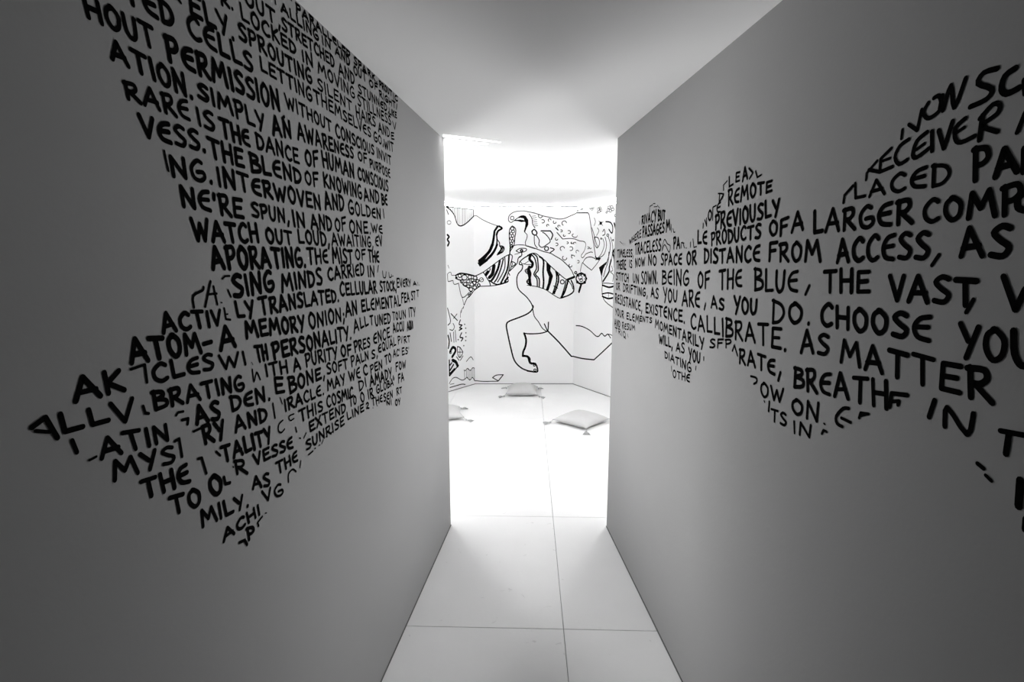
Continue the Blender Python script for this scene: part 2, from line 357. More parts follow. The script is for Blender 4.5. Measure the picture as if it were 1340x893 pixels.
# lettering and drawings in wall coordinates (millimetres): words [text, s0, z0, height0, s1, z1, height1], strokes [width, s, z, ...], filled shapes [s, z, ...]
LETTERING = {
 'left': [
  ('paralleled spark',
   [["PARALLELED",-1635,2279,21,-1292,2288,21],["SPARK,",-1261,2279,21,-1050,2284,21],["PROUT",-1024,2277,21,-882,2283,21],["IC",-867,2277,21,-809,2284,21]],
   [],
   []),
  ('falling in and out of right',
   [["ALLING",-1713,2248,21,-1515,2253,26],["IN",-1491,2254,21,-1435,2259,24],["AND",-1404,2257,20,-1296,2257,28],["OUT",-1266,2246,24,-1156,2255,28],["OF",-1129,2249,20,-1040,2257,24],["RIGHT/",-1028,2241,21,-818,2248,22]],
   [[4.9,-1739,2264,-1737,2253],[6.1,-2082,2114,-2075,2110],[3.9,-1664,2296,-1657,2295]],
   []),
  ('out, stretched and stunned, like',
   [["OUT,",-1867,2198,28,-1724,2207,29],["STRETCHED",-1713,2206,27,-1416,2215,30],["AND",-1386,2206,31,-1264,2213,36],["STUNNED,",-1233,2198,28,-930,2210,25],["LIKE",-923,2206,22,-829,2213,23]],
   [],
   []),
  ('locked in moving stillness',
   [["R.",-1954,2159,21,-1915,2167,21],["LOCKED",-1886,2160,31,-1650,2169,27],["IN",-1616,2166,23,-1558,2170,34],["MOVING",-1527,2166,27,-1267,2167,34],["STILLNESS",-1243,2155,33,-906,2168,32],["V",-883,2161,26,-841,2166,26]],
   [],
   []),
  ('ely. sprouting silent hairs and',
   [["ELY.",-2051,2103,35,-1920,2106,38],["SPROUTING",-1899,2116,30,-1570,2122,34],["SILENT",-1535,2119,30,-1296,2122,30],["HAIRS",-1261,2112,33,-1082,2121,32],["AND",-1052,2113,33,-927,2118,32],["E",-911,2116,25,-871,2121,26]],
   [],
   []),
  ('ted cells letting themselves go, wit',
   [["TED",-2208,2056,33,-2099,2058,37],["CELLS",-2061,2059,39,-1856,2062,37],["LETTING",-1822,2077,27,-1574,2075,33],["THEMSELVES",-1560,2079,32,-1133,2075,31],["GO,",-1103,2069,32,-1002,2074,26],["WIT",-993,2065,32,-884,2072,34]],
   [],
   []),
  ('hout permission, without conscious invit',
   [["HOUT",-2284,2002,29,-2151,2004,34],["PERMISSION",-2122,1997,37,-1750,2006,44],[",",-1746,1994,19,-1727,1996,19],["WITHOUT",-1718,2022,32,-1458,2022,30],["CONSCIOUS",-1429,2014,36,-1106,2019,32],["INVIT",-1076,2017,32,-919,2015,32]],
   [],
   []),
  ('ation. simply an awareness of purpose',
   [["ATION.",-2246,1956,29,-2068,1947,37],["SIMPLY",-2048,1954,27,-1824,1941,39],["AN",-1788,1944,41,-1702,1951,40],["AWARENESS",-1667,1957,40,-1299,1973,34],["OF",-1260,1976,27,-1178,1973,35],["PURPOSE",-1153,1968,30,-936,1962,33]],
   [],
   []),
  ('rare is the dance of human conscious',
   [["RARE",-2225,1904,25,-2079,1904,34],["IS",-2056,1903,28,-2008,1901,35],["THE",-1987,1895,37,-1889,1895,34],["DANCE",-1860,1898,31,-1669,1895,36],["OF",-1632,1900,33,-1555,1903,44],["HUMAN",-1529,1911,40,-1301,1911,42],["CONSCIOUS",-1267,1913,39,-965,1906,40]],
   [],
   []),
  ('ness. the blend of knowing and be',
   [["VESS.",-2200,1852,32,-2042,1855,35],["THE",-2029,1848,36,-1917,1846,35],["BLEND",-1890,1843,40,-1662,1846,35],["OF",-1640,1849,31,-1561,1849,38],["KNOWING",-1528,1855,37,-1242,1849,42],["AND",-1222,1847,41,-1073,1853,42],["BE",-1045,1851,41,-981,1852,39]],
   [],
   []),
  ('ing. interwoven and golden',
   [["NG.",-2139,1796,32,-2030,1797,39],["INTERWOVEN",-2010,1796,36,-1557,1785,38],["AND",-1529,1791,45,-1394,1800,42],["GOLDEN",-1359,1791,41,-1061,1796,34],["I",-1036,1801,30,-1017,1801,30]],
   [[5.0,-2152,1836,-2150,1822,-2146,1803]],
   []),
  ("we're spun, in and of one. we",
   [["NE'RE",-2120,1746,34,-1933,1735,40],["SPUN,",-1899,1742,31,-1740,1737,33],["IN",-1718,1731,38,-1656,1732,38],["AND",-1622,1731,38,-1490,1731,38],["OF",-1466,1730,35,-1384,1736,39],["ONE.",-1358,1732,37,-1175,1736,39],["WE",-1162,1742,29,-1048,1741,31]],
   [],
   []),
  ('watch out loud, awaiting, ev',
   [["WATCH",-2097,1682,38,-1882,1686,40],["OUT",-1848,1684,35,-1729,1685,32],["LOUD,",-1696,1690,32,-1513,1685,38],["AWAITING,",-1495,1688,33,-1155,1688,35],["EV",-1127,1694,36,-1057,1695,35]],
   [],
   []),
  ('aporating the mist of the',
   [["APORATING.",-2051,1628,44,-1668,1627,47],["THE",-1651,1632,42,-1528,1636,36],["MIST",-1496,1635,43,-1344,1631,43],["OF",-1320,1644,32,-1229,1644,36],["THE",-1203,1637,39,-1097,1633,41]],
   [],
   []),
  ('passing minds carried in',
   [["SING",-1989,1566,45,-1831,1572,45],["MINDS",-1794,1567,40,-1573,1574,43],["CARRIED",-1533,1584,36,-1249,1591,40],["IN",-1215,1584,37,-1150,1580,39]],
   [[6.0,-2113,1556,-2112,1578,-2085,1587,-2081,1593],[6.5,-2081,1555,-2059,1603],[5.4,-2051,1593,-2044,1556],[5.0,-2071,1578,-2043,1578],[2.9,-2032,1559,-2029,1558],[4.6,-2021,1607,-2013,1612,-1997,1612],[4.7,-2006,1583,-1998,1568],[5.3,-1105,1621,-1118,1597],[4.6,-1063,1600,-1057,1577,-1032,1574,-1023,1596],[4.8,-992,1592,-986,1573,-962,1575,-962,1583],[4.3,-951,1576,-942,1577]],
   []),
  ('actively translated. cellular stock, every',
   [["ACTIV",-2198,1518,33,-2037,1514,31],["LY",-1984,1523,33,-1920,1516,39],["TRANSLATED.",-1895,1520,38,-1469,1517,37],["CELLULAR",-1453,1533,39,-1134,1520,44],["STOCK,",-1098,1523,40,-907,1517,36],["EVERY",-898,1528,39,-704,1524,29],["AI.",-666,1525,19,-558,1521,11]],
   [[5.1,-2023,1546,-2020,1523,-2006,1520],[3.4,-2021,1533,-2013,1533]],
   []),
  ('atom-a memory onion; an elemental feast',
   [["ATOM-",-2274,1480,38,-2071,1465,37],["A",-2047,1463,47,-1997,1463,42],["MEMORY",-1957,1473,37,-1692,1455,41],["ONION;",-1665,1455,41,-1433,1453,39],["AN",-1421,1462,45,-1327,1463,44],["ELEMENTAL",-1287,1466,40,-858,1448,44],["FEA",-844,1459,40,-729,1456,39],["ST",-700,1462,37,-634,1459,38],["T",-613,1469,31,-573,1469,28]],
   [],
   []),
  ('ticles with personality. all tuned to unity',
   [["CLES",-2230,1436,32,-2072,1427,31],["WI",-2051,1420,31,-1964,1415,30],["TH",-1923,1411,36,-1878,1410,35],["PERSONALITY.",-1853,1405,40,-1389,1387,41],["ALL",-1360,1403,42,-1232,1413,32],["T",-1211,1412,32,-1183,1409,33],["UNED",-1162,1400,36,-992,1391,39],["TO",-965,1399,31,-896,1394,29],["UN",-880,1392,36,-789,1390,32],["ITY",-744,1387,39,-642,1382,38]],
   [[5.3,-2275,1469,-2245,1471,-2244,1440],[1.9,-1943,1416,-1939,1409]],
   []),
  ('vibrating with a purity of presence. accu',
   [["BRATING",-2234,1389,32,-1979,1361,32],["ITH",-1890,1371,29,-1792,1359,32],["A",-1762,1356,35,-1725,1355,32],["PURITY",-1696,1355,35,-1498,1342,33],["OF",-1469,1342,35,-1388,1330,38],["PRES",-1362,1336,38,-1222,1332,31],["ENCE.",-1187,1336,39,-986,1334,38],["ACCU",-966,1348,38,-820,1338,38],["AQUI",-777,1330,41,-685,1331,31]],
   [[4.7,-1942,1399,-1939,1370,-1926,1389,-1914,1369],[5.3,-2186,1364,-2180,1368,-2167,1366],[6.6,-2172,1351,-2156,1349,-2159,1339]],
   []),
  ('as dense bone, soft palms, equal part',
   [["AK",-2380,1444,32,-2293,1438,35],["AS",-2137,1332,36,-2066,1320,36],["DEN.",-2027,1325,33,-1882,1312,34],["E",-1856,1320,40,-1816,1313,37],["BONE,",-1790,1305,41,-1591,1301,32],["SOFT",-1573,1306,31,-1424,1296,31],["PALN",-1394,1293,36,-1242,1290,28],["S,",-1212,1286,29,-1154,1283,30],["EQUAL",-1142,1295,32,-935,1291,34],["P/",-908,1291,33,-848,1290,25],["RT",-827,1282,30,-736,1275,29]],
   [],
   []),
  ('all v ry and miracle. may we open to access',
   [["LL",-2405,1404,28,-2328,1397,25],["V",-2319,1393,31,-2277,1383,39],["RY",-2120,1286,35,-2056,1277,37],["AND",-2021,1277,36,-1898,1266,32],["IRACLE.",-1817,1264,31,-1603,1253,30],["MAY",-1576,1259,33,-1451,1248,34],["WE",-1418,1250,32,-1324,1239,37],["C",-1295,1244,36,-1257,1237,35],["PEN",-1228,1234,29,-1106,1230,31],["TO",-1074,1236,37,-1001,1236,32],["AC'",-974,1248,30,-888,1239,29],["ES'",-861,1234,33,-757,1227,26]],
   [[7.9,-2445,1425,-2425,1433,-2412,1399],[5.4,-2441,1419,-2422,1411],[5.8,-2258,1402,-2255,1389,-2248,1386],[5.7,-2145,1320,-2126,1320],[5.5,-1869,1299,-1864,1261],[3.1,-1835,1305,-1827,1286]],
   []),
  ('latin tality of this cosmic dramady, fow',
   [["ATIN",-2349,1343,33,-2209,1325,30],["TALITY",-2069,1227,35,-1888,1208,37],["THIS",-1747,1214,35,-1613,1208,29],["COSMIC",-1585,1207,37,-1391,1191,31],["DI",-1340,1196,33,-1274,1198,31],["AMADY,",-1238,1189,38,-983,1166,41],["FOW",-949,1183,38,-811,1172,32]],
   [[6.9,-2391,1388,-2386,1368],[4.4,-2368,1349,-2356,1350],[5.4,-2087,1258,-2075,1245],[4.8,-1830,1245,-1849,1240,-1853,1225,-1841,1216,-1825,1220],[4.2,-1775,1245,-1800,1246,-1795,1233,-1776,1233]],
   []),
  ('myst r vessel, extend to our global fa',
   [["MYS",-2331,1300,30,-2200,1281,30],["R",-2031,1185,32,-1992,1170,33],["VESSE",-1962,1177,28,-1791,1158,30],["EXTEND",-1698,1170,30,-1456,1159,30],["TO",-1424,1165,31,-1367,1161,27],["O",-1330,1155,36,-1297,1148,34],["IR",-1262,1148,33,-1210,1142,34],["GLOBA'",-1178,1146,32,-967,1130,29],["FA",-921,1126,39,-846,1122,33]],
   [[6.3,-2195,1318,-2184,1319,-2181,1283],[3.1,-2038,1206,-2036,1203],[8.0,-2070,1195,-2067,1179,-2052,1175],[5.2,-1771,1207,-1767,1193],[4.4,-1754,1172,-1749,1169],[4.0,-1717,1174,-1732,1164]],
   []),
  ('the as the sunrise line, these',
   [["THE",-2278,1244,33,-2169,1227,37],["AS",-1975,1126,26,-1907,1105,35],["THE",-1872,1117,32,-1772,1115,27],["SUNRISE",-1723,1125,27,-1472,1120,29],["LINE",-1447,1126,27,-1305,1116,25],["2",-1283,1119,20,-1258,1112,22],["THE",-1228,1113,28,-1118,1099,28],["SEN",-1105,1095,30,-998,1086,29],["RT",-946,1079,32,-877,1075,24],["NI",-1074,1074,16,-1016,1059,20],["OY",-970,1041,26,-903,1031,27]],
   [[6.3,-2140,1263,-2130,1261,-2121,1225],[5.5,-1712,1109,-1686,1110],[4.2,-1675,1113,-1670,1113],[3.8,-1649,1113,-1643,1113],[3.8,-1631,1112,-1620,1120],[4.4,-1602,1123,-1594,1122],[5.0,-1565,1124,-1551,1124],[3.0,-1222,1104,-1217,1102],[3.1,-1179,1101,-1172,1097]],
   []),
  ('to our v g',
   [["TO",-2220,1186,33,-2144,1170,34],["O",-2116,1176,42,-2079,1163,44],["VG",-1938,1077,27,-1852,1055,33]],
   [[5.5,-1823,1077,-1820,1098,-1799,1102,-1783,1089],[4.8,-1755,1108,-1762,1092]],
   []),
  ('family.',
   [["MILY.",-2148,1124,34,-1997,1096,31]],
   [],
   []),
  ('reaching',
   [["ACHI",-2089,1060,24,-1956,1054,25],["P",-2008,1019,31,-1982,1010,29]],
   [[7.8,-2038,1030,-2019,1025,-2012,1010],[5.4,-1947,1045,-1967,1040,-1964,1030],[3.1,-1934,1047,-1929,1045]],
   []),
 ],
 'right': [
  ('vonscious',
   [],
   [[6.6,2065,1886,2065,1870],[7.4,2079,1892,2100,1877,2105,1911],[8.1,2118,1919,2110,1905,2120,1893,2134,1894,2147,1904,2140,1924,2129,1924],[8.7,2151,1898,2161,1935,2173,1897,2188,1938],[8.5,2146,1923,2144,1903],[9.0,2242,1935,2219,1936,2212,1923,2237,1907,2230,1894,2203,1890],[10.2,2271,1926,2256,1920,2253,1903,2263,1893,2281,1896],[8.5,2287,1905,2291,1885]],
   []),
  ('receiver',
   [],
   [[6.5,1982,1807,1982,1820,2008,1840],[8.1,1987,1826,2019,1817,2050,1822],[7.5,2042,1857,2017,1842,2018,1820],[6.2,2022,1837,2042,1839],[8.3,2083,1865,2063,1857,2054,1839,2066,1824,2085,1829],[8.5,2123,1869,2102,1858,2096,1836,2106,1829,2131,1840],[6.7,2103,1843,2120,1850],[8.2,2133,1868,2138,1834],[8.9,2147,1866,2162,1834,2173,1875],[8.2,2197,1874,2180,1863,2183,1844,2195,1837,2218,1842],[6.2,2179,1853,2197,1860],[9.2,2227,1871,2227,1834],[8.0,2223,1867,2242,1883,2254,1879,2251,1867,2229,1855,2256,1840],[7.3,2295,1858,2287,1832]],
   []),
  ('laced part',
   [["LACED",1950,1773,31,2180,1774,35],["PA",2222,1771,53,2295,1776,34]],
   [[7.6,1920,1768,1921,1783,1945,1800],[9.4,2301,1807,2305,1773]],
   []),
  ('please',
   [["L",1373,1868,30,1402,1872,24],["E",1417,1879,29,1442,1879,27],["A",1460,1876,39,1491,1879,31]],
   [[4.5,1340,1864,1337,1880,1362,1890],[6.8,1496,1907,1521,1891,1503,1877],[6.0,1535,1893,1547,1874,1568,1878]],
   []),
  ('remote',
   [["REMOTE",1376,1813,47,1626,1827,29]],
   [[6.2,1342,1852,1313,1825,1314,1855],[5.3,1303,1858,1340,1852,1335,1840,1319,1834]],
   []),
  ('previously',
   [["O",1234,1775,32,1262,1777,32],["E",1298,1794,33,1326,1797,31],["PREVIOUSLY",1294,1743,49,1670,1760,42]],
   [[5.0,1198,1769,1198,1752],[5.7,1209,1780,1227,1758,1223,1785],[5.5,1272,1775,1268,1817,1293,1821]],
   []),
  ('products of a larger component',
   [["LE",1156,1699,47,1235,1698,45],["PRODUCTS",1270,1692,43,1585,1706,37],["OF",1629,1710,35,1716,1707,48],["A",1733,1713,53,1780,1718,43],["LARGER",1821,1708,49,2110,1714,40],["COMP",2135,1711,36,2307,1714,44]],
   [[4.4,1094,1707,1096,1689],[4.9,1115,1718,1127,1687,1152,1690],[10.3,2311,1744,2302,1736,2304,1723,2315,1718]],
   []),
  ('privacy but',
   [["RIVACY",493,1810,37,698,1810,47],["BUT",723,1809,47,812,1808,35]],
   [[4.1,457,1826,456,1810],[4.6,603,1853,605,1881,646,1885],[3.7,651,1889,680,1887],[3.7,662,1874,708,1871],[3.6,707,1877,739,1862]],
   []),
  ('where passages my',
   [["WHERE",295,1720,21,491,1749,38],["PASSAGES",514,1745,49,808,1756,42],["M",828,1758,46,874,1765,38]],
   [[4.8,886,1784,892,1753],[4.7,909,1766,919,1751,933,1751]],
   []),
  ('timeless, traceless particle',
   [["TIMELESS,",67,1653,43,371,1655,36],["TRACELESS",399,1667,52,775,1681,52],["PA",923,1685,42,991,1686,42]],
   [[4.5,791,1678,798,1704,819,1727,852,1707,886,1698,876,1672,822,1705,791,1678],[4.6,1005,1687,1004,1708,1032,1705],[4.5,1018,1709,1038,1687],[4.5,1054,1687,1058,1686],[3.2,111,1739,165,1724],[3.2,181,1728,186,1716],[3.1,214,1727,216,1716]],
   []),
  ('there is now no space or distance from access, as',
   [["THERE",56,1591,42,247,1588,49],["IS",306,1604,35,359,1596,38],["NOW",411,1604,41,565,1614,35],["NO",613,1617,45,725,1619,41],["SPACE",783,1619,45,1018,1624,42],["OR",1066,1625,44,1154,1629,48],["DISTANCE",1221,1632,45,1589,1641,43],["FROM",1635,1641,48,1856,1641,45],["ACCESS",1914,1641,50,2155,1649,45],["AS",2216,1653,45,2300,1652,45]],
   [[7.7,2178,1655,2166,1637]],
   []),
  ('stitch unsown. being of the blue, the vast,',
   [["STITCH",54,1528,40,306,1525,43],["UN",382,1528,42,482,1526,40],["SOWN.",518,1527,57,749,1539,52],["BEING",808,1538,59,1095,1549,55],["OF",1178,1545,48,1276,1548,57],["THE",1348,1548,63,1495,1564,52],["BLUE",1571,1557,59,1778,1565,55],["THE",1879,1572,50,2020,1580,43],["VAST",2077,1569,44,2256,1575,43]],
   [[8.0,1825,1584,1813,1562],[7.2,2253,1584,2243,1562],[10.0,2297,1622,2322,1574,2332,1605]],
   []),
  ('or drifting, as you are, as you do. choose you',
   [["OR",60,1475,35,142,1473,36],["DRIFTING,",208,1470,40,618,1471,38],["AS",669,1477,38,769,1471,44],["YOU",831,1463,61,989,1478,40],["ARE",1040,1470,58,1204,1475,53],["AS",1296,1484,38,1391,1484,36],["YOU",1458,1480,51,1594,1493,39],["DO.",1674,1478,60,1836,1493,42],["CHOOSE",1878,1497,47,2179,1504,45],["YOU",2238,1491,55,2358,1495,45]],
   [[6.5,1254,1490,1246,1470],[5.8,1253,1494,1244,1473]],
   []),
  ('resistance, existence. callibrate. as matter',
   [["RESISTANCE,",49,1397,50,545,1396,45],["EXISTENCE.",602,1397,41,1073,1403,48],["CALLIBRATE.",1134,1391,55,1749,1414,56],["AS",1812,1419,54,1914,1433,44],["MATTER",1956,1424,51,2303,1428,47]],
   [],
   []),
  ('your elements momentarily separate, breathe in',
   [["YOUR",57,1330,36,235,1326,39],["ELEM",288,1330,34,509,1334,38],["ENTS",516,1345,26,698,1358,22],["MOMENTARILY",742,1344,35,1257,1332,39],["SFP",1304,1346,30,1456,1372,23],["RATE",1512,1335,42,1706,1341,41],["BREATH",1796,1328,50,2099,1359,52]],
   [[6.7,1467,1363,1477,1383,1501,1354],[9.3,1734,1352,1727,1329],[9.6,2108,1365,2109,1392,2146,1398],[7.8,2110,1376,2129,1382,2127,1374],[9.9,2205,1404,2198,1372],[9.1,2231,1365,2231,1399,2273,1365,2279,1402],[8.6,2326,1389,2362,1394],[9.8,2339,1387,2339,1357]],
   []),
  ('and resume will, as you are down on',
   [["AND",48,1263,40,169,1269,33],["RESUM",211,1265,37,446,1291,25],["WILL,",803,1284,35,961,1286,39],["AS",1003,1283,33,1087,1287,37],["YOU",1130,1271,44,1234,1278,33],["OW",1644,1267,36,1755,1277,37],["ON",1795,1262,35,1902,1271,43]],
   [[5.7,1263,1306,1264,1294],[7.0,1587,1309,1616,1311,1621,1300,1607,1291],[8.5,1998,1330,1981,1325,1962,1302,1966,1287,1984,1285],[7.6,1978,1303,2008,1302],[6.8,2031,1319,2034,1331,2056,1335],[5.0,2034,1324,2052,1333]],
   []),
  ('triqu radiating its in',
   [["TRIQ",63,1233,24,287,1224,32],["DIATING",880,1233,26,1159,1228,34],["TS",1707,1214,32,1777,1220,30],["IN",1808,1213,30,1881,1224,30]],
   [[5.2,1202,1260,1200,1246],[4.5,1667,1257,1671,1254],[7.4,1693,1262,1693,1235],[4.4,1923,1273,1927,1272],[6.9,1919,1247,1924,1257,1935,1257],[4.3,316,1254,334,1237]],
   []),
  ('other',
   [["OTHE",980,1170,29,1153,1190,28]],
   [[4.2,961,1211,968,1191]],
   []),
  ('at the edge',
   [],
   [[7.3,2297,1325,2308,1321],[6.3,2313,1312,2323,1307],[12.1,2365,1326,2368,1287],[9.9,2381,1273,2382,1257]],
   []),
 ],
 'mural': [
  ('striped pennant|hanging pennant filled with thin upright stripes',
   [],
   [[11.5,-499,2246,-422,2212,-356,2153,-320,2074,-277,2039,-214,2042,-122,2084,-1,2164],[15.9,-495,2256,-467,2250],[8.4,-1,2164,1,2267],[4.9,-481,2264,-247,2269,1,2269],[5.9,-1,2164,34,2176,103,2132,189,2090,275,2058,336,2044],[4.8,-451,2262,-452,2226],[4.0,-420,2263,-422,2216],[4.8,-390,2263,-392,2194],[4.8,-359,2264,-362,2164],[4.1,-335,2264,-338,2121],[4.9,-303,2265,-308,2070],[5.7,-270,2266,-275,2047],[4.1,-237,2267,-242,2045],[5.8,-206,2268,-211,2048],[5.0,-175,2268,-180,2060],[5.0,-144,2269,-148,2076],[4.2,-112,2269,-115,2092],[5.0,-81,2269,-84,2111],[5.0,-52,2269,-55,2129],[4.2,-26,2269,-28,2148]],
   []),
  ('black double band|thick black double band curving down to a square end',
   [],
   [[18.7,323,2044,360,2018,309,1984,292,1937],[13.7,291,1942,297,1861,283,1792,239,1715,168,1637],[29.1,239,1818,200,1731,130,1658,71,1610],[21.3,298,1818,266,1741,209,1663,130,1600]],
   [[297,2052,253,1988,241,1903,222,1809,178,1724,107,1637,151,1637,212,1724,252,1801,267,1878,279,1980,320,2039],[46,1586,130,1644,184,1615,75,1535]]),
  ('feather curls|small curled feathers beside the black band',
   [],
   [[8.6,300,1878,326,1844,335,1801,378,1792,387,1758,361,1715,308,1698],[12.0,335,1801,348,1758,308,1706],[7.7,361,1788,365,1741,334,1706],[8.7,327,1799,356,1770,337,1721,297,1692],[8.7,357,1803,381,1760,366,1721,297,1683]],
   []),
  ('hooked head|rounded head with a thick black hook-shaped curl',
   [],
   [[6.8,776,2204,681,2225,612,2233,534,2225,483,2204,448,2166,444,2115,474,2090,509,2111,552,2141,595,2170,638,2176],[6.7,512,2145,508,2132,497,2124,483,2124,471,2132,467,2145,471,2158,483,2166,496,2166,508,2158,512,2145],[6.8,647,1971,678,1937,675,1895,656,1844,665,1801],[5.1,509,1801,570,1814,648,1809,709,1784,779,1762]],
   [[543,2141,578,2164,621,2180,659,2173,692,2124,694,2065,669,2014,653,1970,637,1978,651,2031,658,2086,647,2101,604,2094,560,2107,509,2109,534,2122,595,2127,642,2117,634,2141,595,2148]]),
  ('rope|upright rope of small loops',
   [],
   [[8.5,491,2048,457,2005,452,1912,457,1844,461,1775,455,1698],[8.5,491,2048,526,2022,535,1980,522,1895,513,1809,470,1741,455,1698],[7.6,512,2014,508,2002,498,1995,485,1995,474,2002,471,2014,474,2026,485,2033,498,2033,508,2026,512,2014],[7.6,519,1980,515,1969,506,1962,494,1962,485,1969,481,1980,485,1991,494,1998,506,1998,515,1991,519,1980],[7.7,496,1954,492,1944,484,1938,473,1938,464,1944,461,1954,464,1964,473,1971,484,1971,492,1964,496,1954],[7.7,513,1925,510,1915,501,1908,490,1908,482,1915,478,1925,482,1935,490,1941,501,1941,510,1935,513,1925],[7.7,496,1891,492,1881,484,1874,473,1874,464,1881,461,1891,464,1901,473,1907,484,1907,492,1901,496,1891],[7.7,511,1861,508,1852,500,1846,491,1846,483,1852,480,1861,483,1870,491,1875,500,1875,508,1870,511,1861],[7.7,494,1831,491,1822,483,1816,473,1816,466,1822,463,1831,466,1840,473,1845,483,1845,491,1840,494,1831],[7.7,497,1797,494,1788,487,1783,478,1783,471,1788,469,1797,471,1805,478,1810,487,1810,494,1805,497,1797]],
   []),
  ('profile face|face in profile with one open eye',
   [],
   [[8.6,539,1736,587,1767,657,1767,674,1754],[8.6,539,1736,587,1715,657,1732,674,1754],[13.7,623,1739,620,1731,613,1726,605,1726,598,1731,595,1739,598,1747,605,1752,613,1752,620,1747,623,1739],[6.0,613,1715,613,1681,579,1663,566,1637],[6.0,522,1693,579,1706],[11.6,459,1692,464,1760,498,1803],[6.7,498,1803,572,1813,650,1808],[8.8,611,1712,607,1673,567,1644,558,1595,533,1556,454,1478],[6.8,665,1799,719,1784,778,1770],[8.8,484,1605,533,1576,489,1537],[8.8,454,1478,489,1566,479,1605],[8.8,444,1459,459,1429]],
   []),
  ('striped sleeve|sleeve filled with bold black slanting stripes',
   [],
   [[8.8,16,1419,119,1468,248,1561,356,1639,445,1688,489,1678,484,1624,464,1566,444,1478,425,1410,439,1351,375,1321,296,1302,207,1292,78,1287],[9.8,119,1468,168,1390,202,1331,209,1292],[33.3,257,1551,237,1449,197,1400],[21.6,331,1610,306,1508,252,1400,222,1361],[13.7,376,1634,346,1517,296,1390,261,1341],[9.8,395,1654,397,1537,360,1439,301,1341],[17.6,449,1683,440,1566,415,1468,340,1321],[23.5,178,1478,148,1434],[9.8,208,1512,198,1478,158,1420],[13.8,197,1361,296,1309,434,1349],[19.6,395,1351,434,1400]],
   []),
  ('pebbled arm|arm filled with round pebble shapes',
   [],
   [[15.4,-355,1434,-275,1457,-151,1448,0,1421],[11.5,-355,1434,-327,1391,-256,1369,-213,1310,-124,1277,-95,1237],[10.5,-244,1428,-251,1416,-267,1409,-286,1409,-302,1417,-308,1430,-301,1442,-285,1449,-266,1448,-250,1440,-244,1428],[10.6,-138,1404,-149,1385,-174,1374,-205,1375,-230,1388,-239,1407,-229,1426,-204,1437,-173,1436,-148,1423,-138,1404],[10.7,-48,1406,-55,1393,-73,1385,-96,1385,-114,1394,-120,1408,-113,1422,-95,1430,-73,1429,-54,1420,-48,1406],[10.8,38,1395,34,1381,22,1373,11,1372,-7,1381,-14,1395,-7,1409,12,1417,22,1417,34,1409,38,1395],[10.7,-82,1354,-89,1341,-106,1334,-126,1335,-142,1343,-148,1356,-142,1368,-125,1375,-105,1375,-88,1366,-82,1354],[10.8,-7,1366,-12,1356,-26,1350,-43,1350,-57,1357,-62,1368,-57,1378,-43,1384,-26,1383,-12,1376,-7,1366],[10.5,-212,1358,-218,1347,-233,1341,-251,1341,-265,1349,-270,1360,-265,1371,-250,1378,-232,1377,-217,1370,-212,1358],[10.6,-143,1322,-150,1310,-166,1303,-186,1303,-202,1312,-208,1324,-202,1337,-185,1344,-165,1343,-149,1335,-143,1322],[10.8,-11,1312,-18,1298,-37,1290,-60,1291,-78,1301,-84,1315,-77,1328,-59,1336,-36,1335,-18,1326,-11,1312],[10.8,26,1331,22,1318,17,1310,-5,1311,-21,1319,-28,1332,-21,1345,-4,1352,17,1351,22,1344,26,1331],[10.8,62,1356,58,1345,49,1339,38,1339,29,1345,26,1356,30,1366,39,1373,50,1373,58,1366,62,1356],[10.7,-86,1290,-92,1279,-108,1273,-126,1274,-141,1281,-147,1293,-141,1304,-126,1311,-107,1310,-92,1302,-86,1290],[10.9,32,1272,27,1258,15,1249,1,1249,-17,1259,-24,1273,-17,1287,2,1294,16,1294,28,1286,32,1272],[10.8,76,1302,73,1291,64,1285,53,1285,44,1291,40,1302,44,1312,53,1318,64,1318,73,1312,76,1302],[10.8,-28,1249,-35,1235,-53,1227,-76,1228,-94,1238,-101,1252,-94,1265,-75,1273,-53,1272,-34,1263,-28,1249],[10.8,-44,1205,-48,1197,-59,1193,-72,1193,-83,1199,-86,1207,-82,1215,-71,1220,-58,1219,-48,1213,-44,1205],[10.8,-85,1178,-89,1171,-98,1167,-110,1168,-118,1173,-122,1180,-118,1187,-109,1190,-98,1190,-89,1185,-85,1178],[10.4,-324,1405,-328,1398,-336,1394,-347,1395,-355,1399,-358,1406,-355,1412,-346,1416,-336,1416,-327,1411,-324,1405],[9.8,73,1287,-3,1233,-96,1159,-142,1142,-204,1058],[8.7,-300,1333,-238,1157,-103,1213],[5.8,-238,1157,-204,1058],[5.6,-500,1456,-459,1478,-431,1464,-428,1440,-348,1438],[7.5,-500,1456,-496,1377,-475,1366,-406,1374,-399,1346,-372,1326,-300,1338],[6.9,121,1370,116,1355,103,1346,87,1346,74,1355,70,1370,75,1385,88,1395,104,1395,116,1385,121,1370],[5.9,79,1361,113,1380],[5.5,-491,1562,-471,1525],[5.8,-211,1039,-222,1016],[5.8,-249,994,-262,966]],
   []),
  ('long body line|long flowing body line with bent leg and foot',
   [],
